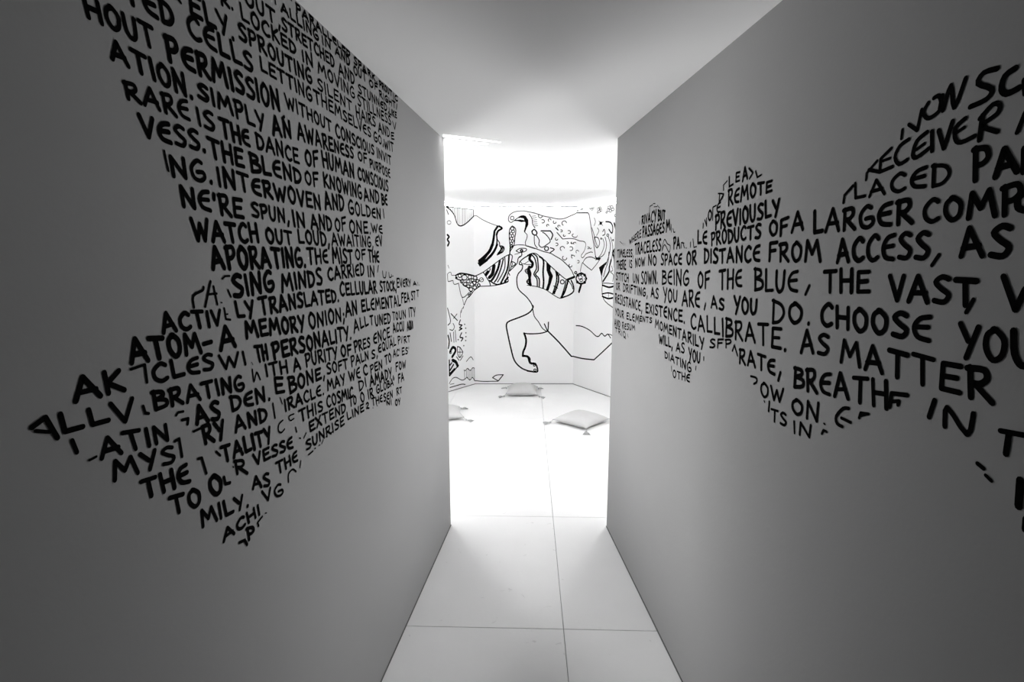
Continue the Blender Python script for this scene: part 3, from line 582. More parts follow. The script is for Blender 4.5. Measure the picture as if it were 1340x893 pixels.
   [[10.8,729,1692,651,1654,592,1605,582,1566,622,1556,612,1498,568,1449,548,1380,558,1282,593,1223,672,1153,732,1074,758,1014],[6.8,592,1605,612,1576,622,1537],[6.8,622,1576,681,1564,730,1566],[5.8,651,1576,700,1610],[14.6,754,1040,760,1018,727,962,660,918,550,873,438,828,414,772,433,660,472,479,517,319,595,227,686,181,790,164],[12.4,645,677,717,669,786,671],[20.4,645,677,671,592,662,501,634,433,629,376],[22.9,629,376,696,365,725,285,789,273],[8.9,749,1040,774,906,830,828,886,739,948,699],[12.4,686,671,798,671,887,682,954,705],[16.0,688,376,721,342,727,285,795,273,824,193,807,161,688,176],[9.2,804,187,802,178,794,173,785,173,778,178,775,187,778,196,785,201,794,201,802,196,804,187],[9.2,792,250,790,244,784,239,777,239,771,244,769,250,771,257,777,261,784,261,789,257,792,250]],
   []),
  ('long arm line|long bent arm line ending at the right',
   [],
   [[11.2,908,800,948,710],[11.2,961,823,956,710],[14.7,954,705,1101,558,1266,371],[13.3,1266,371,1483,374,1731,399],[12.5,1731,399,1925,547,2093,679],[10.5,1340,783,1469,787,1631,756,1753,702,1812,704,1868,748,1926,719,1981,751,2037,712],[8.1,1981,751,2051,750,2073,722]],
   []),
  ('wavy stripes|body filled with black wavy stripes',
   [],
   [[25.4,729,1692,710,1634,749,1586,740,1537,700,1517,721,1449,711,1380,726,1302],[9.8,700,1517,656,1493,671,1459,711,1439],[11.8,711,1390,677,1351,692,1321,721,1306],[7.9,708,1341,706,1334,700,1330,693,1330,687,1334,685,1341,687,1348,693,1352,700,1352,706,1348,708,1341],[7.8,698,1483,695,1476,690,1472,682,1472,676,1476,674,1483,676,1490,682,1494,689,1494,695,1490,698,1483],[8.8,682,1679,731,1703,790,1703,859,1654,918,1606,988,1537,1077,1459,1157,1391,1197,1371],[8.7,681,1799,789,1765,897,1726,976,1707,1045,1668,1125,1620,1214,1537],[7.8,1214,1537,1255,1479,1281,1420],[7.9,683,1302,783,1287,842,1272,922,1243,1012,1183,1102,1134,1181,1154,1271,1212],[25.5,707,1537,698,1469,713,1400,718,1312],[15.6,731,1693,716,1635,751,1586,741,1547,702,1528],[12.7,731,1693,775,1645,796,1567,799,1508,767,1440,807,1381,812,1287],[12.7,750,1703,805,1664,820,1567,821,1489,787,1440,836,1381,837,1282],[17.6,839,1664,889,1615,885,1469,893,1351,887,1263],[15.8,1048,1474,1080,1420,1079,1332,1031,1193],[13.8,1053,1459,1059,1351,1012,1193],[9.8,1058,1440,1098,1430],[9.9,1025,1292,1072,1263],[11.9,1178,1361,1169,1302,1150,1233,1121,1144],[17.8,1207,1366,1189,1292,1160,1203,1121,1144],[9.8,1159,1343,1154,1328,1142,1319,1126,1319,1113,1328,1108,1343,1112,1358,1125,1368,1141,1368,1154,1358,1159,1343],[23.5,1197,1371,1290,1408],[13.8,1247,1361,1277,1292,1279,1222,1220,1173,1121,1139],[8.9,1217,1351,1253,1302,1269,1253]],
   [[926,1591,983,1542,978,1489,1014,1420,990,1332,957,1231,922,1243,951,1332,960,1410,929,1489]]),
  ('beaded flower|beaded round flower with a short stem',
   [],
   [[19.0,1537,1394,1518,1356,1466,1331,1400,1328,1345,1350,1323,1387,1343,1425,1396,1450,1462,1452,1516,1430,1537,1394],[8.7,1379,1432,1375,1424,1364,1419,1349,1419,1338,1423,1333,1431,1337,1439,1349,1444,1363,1445,1375,1440,1379,1432],[8.6,1452,1454,1448,1446,1437,1440,1423,1440,1411,1445,1406,1452,1411,1460,1422,1466,1436,1466,1447,1461,1452,1454],[8.6,1524,1436,1520,1428,1510,1423,1496,1423,1484,1427,1480,1435,1484,1443,1495,1448,1509,1449,1520,1444,1524,1436],[8.5,1553,1394,1549,1387,1538,1381,1524,1381,1513,1385,1508,1393,1512,1401,1523,1406,1537,1407,1548,1402,1553,1394],[8.6,1528,1346,1524,1338,1513,1333,1499,1332,1488,1336,1483,1344,1487,1352,1498,1358,1512,1358,1523,1354,1528,1346],[8.8,1374,1345,1370,1337,1358,1331,1344,1331,1332,1335,1327,1343,1332,1351,1343,1357,1358,1357,1369,1353,1374,1345],[8.6,1457,1406,1449,1391,1428,1381,1402,1380,1381,1388,1372,1403,1380,1418,1401,1428,1427,1429,1448,1420,1457,1406],[8.6,1464,1372,1459,1361,1443,1353,1423,1352,1406,1359,1399,1370,1405,1382,1421,1389,1441,1390,1458,1383,1464,1372],[31.1,1434,1318,1411,1268,1391,1224],[11.7,1337,1462,1333,1454,1321,1449,1307,1449,1295,1453,1290,1461,1295,1469,1306,1475,1321,1475,1332,1470,1337,1462],[8.6,1412,1481,1426,1539,1449,1587]],
   []),
  ('scaled cloak|cloak outline scattered with small curls',
   [],
   [[7.6,679,2224,777,2205,874,2172,971,2153,1069,2134,1146,2140,1223,2172,1307,2208],[10.1,1307,2208,1531,2193],[10.1,1531,2193,1567,2167,1614,2009,1657,1861,1710,1676],[7.6,704,2195,738,2139,748,2072,778,2024],[4.7,738,2167,786,2172],[4.7,743,2143,796,2153],[4.8,748,2120,801,2124],[4.8,753,2096,802,2101],[4.8,763,2072,807,2074],[4.8,773,2048,812,2051],[12.4,739,1986,749,1948,788,1933,802,1967,768,2005,739,1977],[12.4,856,1986,973,1986],[8.7,876,1967,915,1943,974,1861,926,1813,868,1780,828,1813,833,1871,798,1929],[12.5,973,1986,1003,1938,984,1881],[7.7,769,1929,774,1823,809,1775],[10.6,952,1765,947,1750,935,1741,919,1741,906,1750,901,1765,906,1780,918,1789,934,1789,947,1780,952,1765],[10.6,975,1775,1025,1755,976,1717],[11.5,1041,2024,1070,1996],[8.6,1056,1967,1130,1885],[7.5,1130,1885,1250,1891,1383,1859,1480,1847,1513,1809,1484,1734,1422,1677,1455,1649,1517,1696],[7.6,1043,2096,1041,2089,1038,2083,1032,2080,1025,2079,1018,2080,1013,2084,1009,2090,1008,2097,1009,2103,1014,2109],[7.6,1133,2057,1124,2064,1119,2075,1118,2086,1122,2097,1130,2105,1141,2109,1152,2110,1163,2105,1171,2097,1176,2087],[7.6,1197,1988,1205,1991,1212,1990,1219,1986,1224,1981,1227,1973,1226,1966,1222,1959,1216,1955,1209,1953,1201,1954],[7.6,1332,1927,1329,1918,1320,1910,1306,1906,1290,1905,1274,1908,1260,1914,1252,1922,1249,1932,1253,1941,1264,1948],[7.7,1113,1742,1105,1749,1101,1759,1100,1770,1104,1780,1112,1787,1122,1792,1133,1792,1143,1787,1150,1780,1154,1770],[7.7,1223,1786,1232,1789,1242,1788,1251,1783,1257,1776,1260,1767,1258,1757,1254,1749,1246,1743,1236,1741,1227,1742],[7.8,1186,1648,1184,1637,1177,1629,1168,1623,1157,1622,1147,1624,1138,1631,1132,1641,1131,1651,1134,1662,1141,1670],[7.8,1255,1645,1249,1651,1245,1659,1245,1667,1248,1675,1254,1681,1242,1685,1256,1684,1270,1681,1280,1675,1285,1667],[7.6,864,2124,873,2126,881,2125,888,2121,894,2114,896,2106,895,2098,890,2091,883,2086,875,2084,867,2086],[7.6,869,2171,867,2161,861,2154,853,2149,843,2148,834,2151,826,2157,822,2165,821,2174,823,2183,830,2190],[7.6,952,2105,947,2110,945,2116,945,2123,947,2129,952,2134,959,2136,966,2136,972,2133,977,2128,979,2122],[7.7,1045,1834,1052,1835,1059,1834,1065,1831,1069,1825,1071,1819,1070,1812,1066,1806,1060,1802,1053,1801,1047,1802],[7.7,1068,1884,1066,1879,1063,1874,1057,1871,1051,1870,1045,1872,1040,1876,1037,1881,1037,1887,1039,1893,1043,1898],[7.7,1322,1712,1314,1717,1309,1723,1309,1730,1314,1736,1323,1741,1334,1743,1346,1743,1356,1739,1364,1734,1368,1728],[7.7,1347,1615,1357,1616,1368,1615,1377,1612,1383,1607,1385,1601,1384,1595,1378,1590,1369,1586,1359,1585,1349,1586],[7.8,1253,1550,1251,1542,1247,1536,1240,1533,1232,1532,1224,1535,1218,1540,1215,1547,1214,1554,1217,1562,1222,1567],[7.6,1072,2032,1068,2036,1066,2041,1066,2047,1068,2051,1072,2055,1078,2057,1083,2056,1088,2054,1091,2050,1093,2045],[7.6,1104,1998,1109,1999,1114,1999,1119,1996,1122,1991,1123,1986,1122,1981,1119,1976,1115,1974,1109,1973,1104,1974],[7.7,1161,1927,1160,1923,1157,1920,1153,1918,1148,1917,1144,1919,1140,1922,1138,1926,1138,1930,1139,1935,1143,1938],[7.6,930,2042,927,2046,925,2051,925,2056,927,2061,931,2065,937,2066,942,2066,947,2063,950,2059,952,2054],[7.7,1185,1848,1190,1849,1194,1848,1198,1845,1201,1842,1202,1837,1201,1833,1198,1829,1194,1827,1190,1826,1185,1827],[7.8,1238,1837,1236,1833,1256,1828,1252,1826,1247,1826,1243,1827,1239,1831,1237,1835,1237,1839,1239,1844,1242,1847],[7.7,1274,1824,1268,1827,1266,1832,1266,1836,1270,1840,1276,1843,1283,1844,1291,1844,1298,1841,1303,1837,1305,1833],[7.5,1554,1781,1561,1782,1568,1781,1574,1778,1578,1774,1580,1770,1578,1765,1574,1762,1568,1760,1560,1759,1553,1761],[7.4,1626,1768,1624,1764,1619,1761,1612,1759,1605,1759,1598,1760,1593,1764,1590,1768,1589,1772,1592,1776,1597,1779],[7.4,1517,1696,1609,1719,1655,1714]],
   []),
  ('heart shape|plain heart-like outline beside the cloak',
   [],
   [[8.4,1457,1588,1519,1645,1627,1659,1734,1631,1793,1627],[7.4,1793,1627,1722,1562,1641,1500],[8.5,1641,1500,1554,1537,1457,1588],[11.9,1710,1676,1733,1640,1807,1640]],
   []),
  ('small flowers|small five-petalled flowers along the top edge',
   [],
   [[5.5,1608,2242,1605,2235,1596,2232,1585,2233,1575,2238,1572,2244,1575,2251,1584,2254,1595,2253,1605,2248,1608,2242],[5.4,1639,2226,1636,2220,1627,2216,1616,2217,1607,2222,1603,2228,1606,2235,1615,2238,1626,2237,1635,2232,1639,2226],[5.4,1661,2242,1658,2236,1649,2233,1638,2234,1629,2238,1625,2245,1628,2251,1637,2254,1648,2253,1657,2249,1661,2242],[5.3,1771,2220,1767,2212,1755,2208,1741,2209,1729,2215,1724,2224,1728,2232,1740,2236,1754,2235,1766,2229,1771,2220],[5.3,1799,2227,1795,2219,1784,2214,1770,2216,1758,2222,1753,2230,1757,2238,1768,2243,1783,2241,1795,2235,1799,2227],[5.3,1815,2203,1811,2195,1799,2191,1785,2192,1773,2198,1768,2207,1772,2215,1784,2219,1798,2218,1810,2212,1815,2203],[5.3,1786,2192,1782,2184,1771,2180,1756,2181,1744,2187,1740,2196,1744,2204,1755,2208,1770,2207,1782,2201,1786,2192],[5.4,1749,2182,1746,2177,1739,2174,1730,2174,1723,2178,1720,2184,1722,2189,1729,2192,1739,2191,1746,2187,1749,2182],[5.2,1971,2222,1967,2213,1954,2208,1939,2210,1926,2216,1921,2226,1925,2235,1938,2239,1953,2238,1966,2231,1971,2222],[5.2,2012,2223,2008,2214,1996,2210,1980,2211,1968,2217,1962,2227,1967,2236,1979,2240,1994,2239,2007,2232,2012,2223],[5.2,2033,2196,2029,2187,2017,2182,2002,2183,1989,2190,1984,2199,1989,2208,2001,2213,2016,2212,2028,2205,2033,2196],[5.2,1991,2182,1987,2174,1976,2170,1962,2171,1951,2176,1946,2185,1950,2193,1961,2197,1975,2196,1986,2190,1991,2182],[5.2,1949,2193,1945,2186,1934,2181,1920,2182,1909,2188,1904,2197,1908,2205,1919,2209,1933,2208,1944,2202,1949,2193],[5.2,1914,2170,1911,2165,1904,2162,1896,2163,1888,2167,1886,2172,1888,2177,1895,2180,1904,2179,1911,2175,1914,2170],[5.6,1422,2247,1419,2241,1409,2237,1397,2238,1387,2243,1383,2250,1387,2256,1396,2259,1408,2259,1418,2254,1422,2247],[5.6,1442,2250,1440,2245,1432,2242,1422,2243,1414,2247,1411,2252,1413,2258,1421,2260,1431,2260,1439,2256,1442,2250],[5.6,1345,2231,1343,2226,1335,2224,1326,2224,1319,2228,1316,2233,1319,2238,1326,2241,1335,2240,1342,2236,1345,2231],[5.1,2088,2123,2084,2116,2073,2111,2060,2112,2049,2118,2045,2126,2048,2134,2059,2138,2072,2137,2083,2132,2088,2123],[16.0,1812,2053,1810,2048,1803,2045,1794,2046,1786,2049,1783,2055,1786,2060,1793,2063,1802,2062,1809,2058,1812,2053],[5.3,1760,2083,1835,2025],[5.4,1840,2069,1755,2034]],
   []),
  ('looping hair|looping strands of hair above the face',
   [],
   [[7.2,1670,2124,1694,2078,1673,2033],[8.2,1629,2008,1678,1915,1711,1841,1743,1786],[7.2,1734,2003,1765,1966,1723,1913],[12.2,1890,2066,1974,2053,2018,1999,2007,1929,1950,1976],[17.2,2043,2040,2073,1970],[8.1,1883,1890,1915,1800,1877,1694,1778,1649,1703,1658],[7.2,1841,1874,1873,1801,1820,1694,1719,1621],[8.9,1939,1897,1985,1799,1963,1676,1911,1568],[7.0,1982,1887,2028,1781,2019,1658,1982,1569],[17.5,2102,1779,2031,1710,2061,1640,2068,1541],[7.9,1951,1910,1948,1903,1938,1898,1926,1899,1916,1904,1912,1911,1916,1918,1925,1922,1937,1922,1947,1917,1951,1910],[7.8,2042,1850,2040,1846,2035,1844,2028,1844,2023,1846,2020,1851,2022,1855,2028,1857,2034,1857,2040,1854,2042,1850],[8.1,1824,1874,1822,1870,1816,1867,1809,1868,1803,1870,1801,1875,1803,1879,1808,1881,1816,1881,1821,1878,1824,1874],[9.1,1679,1897,1753,1885,1785,1821,1743,1768,1697,1805,1679,1897],[8.9,1838,1954,1865,1979,1882,1926,1840,1909]],
   []),
  ('frontal face|front-facing face with half-closed and open eyes',
   [],
   [[8.3,1838,1427,1856,1336,1852,1263,1877,1181,1930,1130,2059,1076],[9.0,1961,1716,1952,1609,1913,1528,1874,1428],[17.9,2007,1627,1976,1538,1971,1485,1869,1373],[14.1,2058,1715,2078,1505,2075,1328],[7.2,1856,1350,1963,1354,2074,1350],[16.2,1856,1327,1979,1307,2075,1326],[12.6,1854,1221,1968,1241,2080,1230],[16.3,1862,1194,1971,1174,2081,1194],[5.4,1975,1233,1977,1179],[7.1,2059,1076,2085,1114],[7.1,1999,1485,2056,1451,2045,1380],[6.2,2017,1557,2040,1504,1999,1494]],
   [[1935,1611,1863,1509,1840,1420,1782,1535]]),
  ('small scribbled figures|cluster of small scribbled shapes at the left edge',
   [],
   [[9.6,-494,2211,-465,2162],[4.8,-422,2068,-429,2055,-446,2046,-467,2045,-484,2052,-490,2065,-483,2078,-466,2087,-445,2088,-428,2081,-422,2068],[19.3,-490,1921,-460,1898,-491,1865,-462,1833,-487,1792],[7.5,-512,1043,-486,984],[6.5,-209,1044,-267,984,-277,909],[10.5,-511,1045,-461,883,-509,835],[10.7,-451,972,-335,877],[8.5,-341,958,-405,910],[8.5,-479,779,-425,763,-392,802,-415,847],[10.7,-473,736,-452,627],[8.6,-410,740,-405,610],[8.6,-378,758,-365,610],[13.0,-278,877,-304,825,-247,809,-296,781,-248,765,-305,750],[14.2,-257,712,-291,661,-234,643,-268,609],[6.6,-190,814,-192,811,-195,810,-199,811,-202,812,-204,815,-202,818,-199,819,-195,818,-192,816,-190,814],[6.6,-171,762,-173,760,-176,759,-180,759,-184,761,-185,764,-183,766,-180,768,-176,767,-173,765,-171,762],[6.6,-168,701,-169,699,-172,698,-176,698,-180,700,-181,703,-180,705,-176,707,-172,706,-169,704,-168,701],[6.6,-169,652,-170,649,-173,648,-177,649,-181,651,-182,653,-181,656,-177,657,-173,657,-170,655,-169,652],[6.6,-175,603,-176,600,-179,599,-183,600,-187,602,-188,604,-187,607,-183,608,-179,607,-176,605,-175,603],[6.6,-213,541,-214,539,-217,538,-222,538,-225,540,-226,543,-225,545,-221,547,-217,546,-214,544,-213,541],[6.5,-318,632,-319,629,-322,628,-326,629,-330,631,-331,633,-329,636,-326,637,-322,636,-319,634,-318,632],[17.0,-512,709,-491,632,-509,549],[28.1,-479,502,-430,549,-383,526,-384,488,-441,432],[8.6,-453,487,-456,480,-466,477,-477,479,-487,485,-490,493,-486,500,-477,503,-465,501,-456,495,-453,487],[9.9,-342,548,-294,530,-262,493,-241,457,-297,399,-337,449,-342,548],[7.7,-336,476,-246,463],[7.7,-294,530,-297,399],[9.9,-362,420,-314,368],[9.9,-239,412,-290,364],[17.3,-497,397,-499,203],[32.7,-435,387,-375,354,-343,298],[15.4,-495,200,-327,304],[17.4,-488,266,-420,330],[17.4,-483,230,-405,273],[15.1,-487,331,-451,357],[7.9,-173,329,-87,378,-36,330]],
   []),
  ('reaching arm|reaching arm with a ribbed cuff and a small pointed hand',
   [],
   [[8.2,-221,225,-191,214,-152,236,-99,198,-52,226,-13,214],[6.2,-13,214,-15,49],[8.2,-224,99,-201,105,-163,118,-109,72,-54,98,-15,49],[8.3,-15,47,107,34,229,36,300,36],[6.1,-214,218,-209,106],[6.1,-176,212,-175,115],[6.1,-145,227,-144,104],[6.1,-107,200,-108,82],[6.2,-76,205,-76,92],[6.2,-44,215,-45,91],[7.9,-505,102,-444,155,-371,156,-269,102,-201,103],[9.1,-496,50,-388,50,-270,49,-202,32],[5.9,-488,89,-417,85],[9.4,230,85,306,41],[9.3,306,41,372,124],[9.3,372,124,281,119,230,85]],
   []),
 ],
}

# ---------------------------------------------------------------- hand lettering
def c(*p): return ('c', p)      # curved stroke
def l(*p): return ('l', p)      # straight stroke
GLYPHS = {
 'A': (.64, [[l((0, 0), (.31, 1), (.62, 0)), l((.12, .34), (.56, .36))], [l((.02, 0), (.26, 1), (.6, .02)), l((.08, .3), (.5, .38))]]),
 'B': (.5, [[l((.03, 0), (.06, 1)), c((0, .97), (.36, .92), (.40, .70), (.08, .54)), c((.08, .54), (.48, .42), (.46, .12), (.02, .0))]]),
 'C': (.52, [[c((.5, .86), (.32, 1), (.06, .66), (.07, .22), (.28, 0), (.5, .12))]]),
 'D': (.52, [[l((.05, 0), (.05, 1)), c((0, .98), (.38, .84), (.5, .45), (.32, .08), (.04, 0))]]),
 'E': (.5, [[c((.48, .96), (.2, .86), (.03, .5), (.14, .12), (.47, .03)), l((.06, .5), (.44, .55))],
            [l((.5, .98), (.07, .95), (.05, .04), (.5, .06)), l((.06, .5), (.42, .54))]]),
 'F': (.5, [[l((.05, 0), (.08, .95), (.52, 1)), l((.07, .52), (.42, .57))]]),
 'G': (.56, [[c((.48, .92), (.3, 1), (.05, .62), (.1, .12), (.34, 0), (.54, .2), (.5, .44), (.26, .42))]]),
 'H': (.54, [[l((.05, 0), (.03, 1)), l((.5, 0), (.5, 1)), l((.05, .5), (.5, .52))]]),
 'I': (.12, [[l((.07, 0), (.05, 1))]]),
 'J': (.4, [[c((.4, 1), (.38, .3), (.2, 0), (.0, .2))]]),
 'K': (.5, [[l((.05, 0), (.05, 1)), l((.45, .95), (.08, .48), (.5, 0))]]),
 'L': (.46, [[l((.04, 1), (.06, .04), (.46, .07))]]),
 'M': (.76, [[l((.02, 0), (.13, 1), (.36, .35), (.6, 1), (.74, 0))]]),
 'N': (.56, [[l((.04, 0), (.06, 1), (.48, .02), (.52, 1))]]),
 'O': (.54, [[c((.3, 1), (.08, .8), (.05, .35), (.24, 0), (.46, .2), (.5, .7), (.28, 1), (.2, .97))]]),
 'P': (.46, [[l((.06, 0), (.06, 1)), c((0, .95), (.36, 1), (.44, .72), (.28, .5), (.08, .46))]]),
 'Q': (.56, [[c((.3, 1), (.08, .8), (.05, .35), (.24, 0), (.46, .2), (.5, .7), (.28, 1), (.2, .97)), l((.3, .25), (.54, -.05))]]),
 'R': (.52, [[l((.06, 0), (.06, 1)), c((0, .95), (.36, 1), (.42, .74), (.28, .52), (.08, .48)), l((.14, .5), (.52, 0))]]),
 'S': (.48, [[c((.46, .92), (.26, 1), (.07, .8), (.22, .56), (.45, .32), (.32, .03), (.02, .07))]]),
 'T': (.56, [[l((0, .95), (.56, 1)), l((.28, .97), (.27, 0))], [l((0, 1), (.56, .96)), l((.26, .97), (.28, 0))]]),
 'U': (.5, [[c((.03, 1), (.04, .32), (.2, 0), (.4, .2), (.46, 1))]]),
 'V': (.5, [[l((0, 1), (.25, 0), (.5, 1))]]),
 'W': (.78, [[l((0, 1), (.2, 0), (.38, .78), (.55, 0), (.78, 1))]]),
 'X': (.5, [[l((0, 1), (.5, 0)), l((.48, 1), (.02, 0))]]),
 'Y': (.5, [[l((0, 1), (.24, .5)), l((.5, 1), (.2, -.04))]]),
 '2': (.44, [[c((.03, .8), (.25, 1), (.4, .75), (.2, .35), (.02, .03)), l((.02, .03), (.44, .05))]]),
 '.': (.10, [[l((.05, .0), (.06, .05))]]),
 ',': (.14, [[l((.12, .1), (.03, -.24))]]),
 ';': (.14, [[l((.12, .1), (.03, -.24)), l((.1, .5), (.1, .55))]]),
 "'": (.10, [[l((.07, 1.0), (.04, .75))]]),
 '-': (.46, [[l((.02, .45), (.44, .52))]]),
 '/': (.22, [[l((.02, 0), (.2, 1))]]),
}

def smooth_pts(p, n=4):
    if len(p) < 3: return list(p)
    out = []
    for i in range(len(p) - 1):
        a = p[max(i - 1, 0)]; b = p[i]; c_ = p[i + 1]; d = p[min(i + 2, len(p) - 1)]
        for k in range(n):
            t = k / n
            out.append(tuple(0.5 * (2 * b[j] + (c_[j] - a[j]) * t + (2 * a[j] - 5 * b[j] + 4 * c_[j] - d[j]) * t * t
                                    + (3 * b[j] - a[j] - 3 * c_[j] + d[j]) * t ** 3) for j in (0, 1)))
    out.append(tuple(p[-1]))
    return out

class Ink:
    """flat painted strokes on a wall, gathered in wall coordinates (s along, z up)"""
    def __init__(self, place, step=None):
        self.v = []; self.f = []; self.place = place; self.n = 0; self.step = step
    def lift(self): return 0.0006 + 0.00002 * (self.n % 20)
    def poly(self, pts):
        self.n += 1; h = self.lift(); k = len(self.v)
        a = sum(pts[i][0] * pts[(i + 1) % len(pts)][1] - pts[(i + 1) % len(pts)][0] * pts[i][1] for i in range(len(pts)))
        if a < 0: pts = pts[::-1]
        self.v += [self.place(s, z, h) for s, z in pts]; self.f.append(tuple(range(k, k + len(pts))))
    def stroke(self, pts, w, zmax=None):
        self.n += 1; h = self.lift(); r = w / 2
        q = [pts[0]]
        for p in pts[1:]:
            d = math.hypot(p[0] - q[-1][0], p[1] - q[-1][1])
            if d < 1e-5: continue
            if self.step and d > self.step:
                m = int(d / self.step) + 1; a = q[-1]
                q += [(a[0] + (p[0] - a[0]) * i / m, a[1] + (p[1] - a[1]) * i / m) for i in range(1, m)]
            q.append(p)
        if len(q) < 2: q.append((q[0][0] + 0.0005, q[0][1]))
        if zmax: q = [(s, min(z, zmax)) for s, z in q]
        N = len(q); L = []; R = []
        for i in range(N):
            a = q[max(i - 1, 0)]; b = q[min(i + 1, N - 1)]
            d1 = unit(q[i][0] - a[0], q[i][1] - a[1]) if i > 0 and a != q[i] else None
            d2 = unit(b[0] - q[i][0], b[1] - q[i][1]) if i < N - 1 and b != q[i] else None
            d1 = d1 or d2 or (1, 0); d2 = d2 or d1
            cosang = d1[0] * d2[0] + d1[1] * d2[1]
            if cosang < 0.5:      # sharp corner: round it with a disc and restart the ribbon
                L.append((q[i][0] - d1[1] * r, q[i][1] + d1[0] * r)); R.append((q[i][0] + d1[1] * r, q[i][1] - d1[0] * r))
                self.ribbon(L, R, h); self.disc(q[i], r, h)
                L = [(q[i][0] - d2[1] * r, q[i][1] + d2[0] * r)]; R = [(q[i][0] + d2[1] * r, q[i][1] - d2[0] * r)]
                continue
            m = (d1[0] + d2[0], d1[1] + d2[1]); ml = math.hypot(*m); m = (m[0] / ml, m[1] / ml)
            k = r / max(math.sqrt((1 + cosang) / 2), 0.6)
            L.append((q[i][0] - m[1] * k, q[i][1] + m[0] * k)); R.append((q[i][0] + m[1] * k, q[i][1] - m[0] * k))
        self.ribbon(L, R, h)
        self.disc(q[0], r, h); self.disc(q[-1], r, h)
    def ribbon(self, L, R, h):
        k = len(self.v); n = len(L)
        for a, b in zip(L, R): self.v.append(self.place(a[0], a[1], h)); self.v.append(self.place(b[0], b[1], h))
        for i in range(n - 1): self.f.append((k + 2 * i, k + 2 * i + 1, k + 2 * i + 3, k + 2 * i + 2))
    def disc(self, p, r, h, n=8):
        k = len(self.v)
        self.v += [self.place(p[0] + r * math.cos(2 * math.pi * i / n), p[1] + r * math.sin(2 * math.pi * i / n), h) for i in range(n)]
        self.f.append(tuple(range(k, k + n)))
    def build(self, name, parent, label):
        if not self.f: return
        return link(name, mesh(name, self.v, self.f), M_INK, parent, label=label)

def place_left(s, z, h):
    return (LE[0] + LD[0] * s + LD[1] * h, LE[1] + LD[1] * s - LD[0] * h, z)
def place_right(s, z, h):
    return (RE[0] + RD[0] * s + RD[1] * h, RE[1] + RD[1] * s - RD[0] * h, z)
WBACK = P2[0] - P1[0]
def place_mural(s, z, h):
    if s < 0: o, d, k = P1, dl, s
    elif s > WBACK: o, d, k = P2, dr, s - WBACK
    else: o, d, k = P1, (1.0, 0.0), s
    return (o[0] + d[0] * k + d[1] * h, o[1] + d[1] * k - d[0] * h, z)

rnd = random.Random(7)
def side_left(s): return s < 0
LEAN = -0.12
def write_word(ink, text, s0, z0, h0, s1, z1, h1, smin=None):
    gap = 0.17
    adv = [GLYPHS[ch][0] for ch in text]
    total = sum(adv) + gap * (len(text) - 1)
    x = 0.0
    W_ = s1 - s0
    hm = (h0 + h1) / 2
    near = max(0.0, min(1.0, ((-s0 - 1.5) if side_left(s0) else (s0 - 0.9)) / 0.7))
    w = max(0.0046, min(0.0066, 0.15 * hm)) * INK_W * (1.06 + (0.16 if side_left(s0) else 0.02) * near)
    for ch, a in zip(text, adv):
        alt = GLYPHS[ch][1]; strokes = alt[rnd.randrange(len(alt))]
        lean = LEAN + rnd.uniform(-.06, .06); dz = rnd.uniform(-.03, .03); sc = rnd.uniform(.94, 1.05)
        for kind, pts in strokes:
            pp = smooth_pts(pts) if kind == 'c' else pts
            q = []
            for gx, gy in pp:
                t = (x + gx) / total
                h = h0 + (h1 - h0) * t
                gy2 = (gy * sc + dz) if text not in '.,' else gy
                q.append((s0 + W_ * t + lean * h * (gy2 - 0.5), z0 + (z1 - z0) * t + h * gy2))
            if smin is not None: q = [(max(s, smin), z) for s, z in q]
            ink.stroke(q, w * rnd.uniform(.92, 1.1), zmax=CEIL_Z - 0.005)
        x += a + gap
INK_W = 1.45

def wall_text(side, parent, place, smin=None):
    for title, words, traces, polys in LETTERING[side]:
        ink = Ink(place)
        for t, s0, z0, h0, s1, z1, h1 in words:
            write_word(ink, t, s0 / 1000, z0 / 1000, h0 / 1000, s1 / 1000, z1 / 1000, h1 / 1000, smin)
        for tr in traces:
            pts = [(tr[i] / 1000, tr[i + 1] / 1000) for i in range(1, len(tr), 2)]
            ink.stroke(smooth_pts(pts, 3) if len(pts) > 3 else pts, tr[0] / 1000)
        ink.build('lettering_line', parent, 'black hand-painted lettering line "%s"' % title)
wall_text('left', wall_left, place_left)
wall_text('right', wall_right, place_right, smin=0.004)

# ---------------------------------------------------------------- line mural round the back walls
for title, words, traces, polys in LETTERING['mural']:
    name, lab = title.split('|')
    ink = Ink(place_mural, step=0.04)
    for tr in traces:
        pts = [(tr[i] / 1000, min(tr[i + 1] / 1000, ROOM_H - 0.006)) for i in range(1, len(tr), 2)]
        ink.stroke(smooth_pts(pts, 3) if len(pts) > 2 else pts, tr[0] / 1000 * 1.3)
    for pl in polys:
        ink.poly([(pl[i] / 1000, min(pl[i + 1] / 1000, ROOM_H - 0.006)) for i in range(0, len(pl), 2)])
    cs = sorted(p[0] for p in ink.v)[len(ink.v) // 2]
    par = wall_back_left if 'left edge' in lab else (wall_back_right if cs > P2[0] else wall_back)
    ink.build(name.strip().replace(' ', '_'), par, 'painted black line drawing: ' + lab)

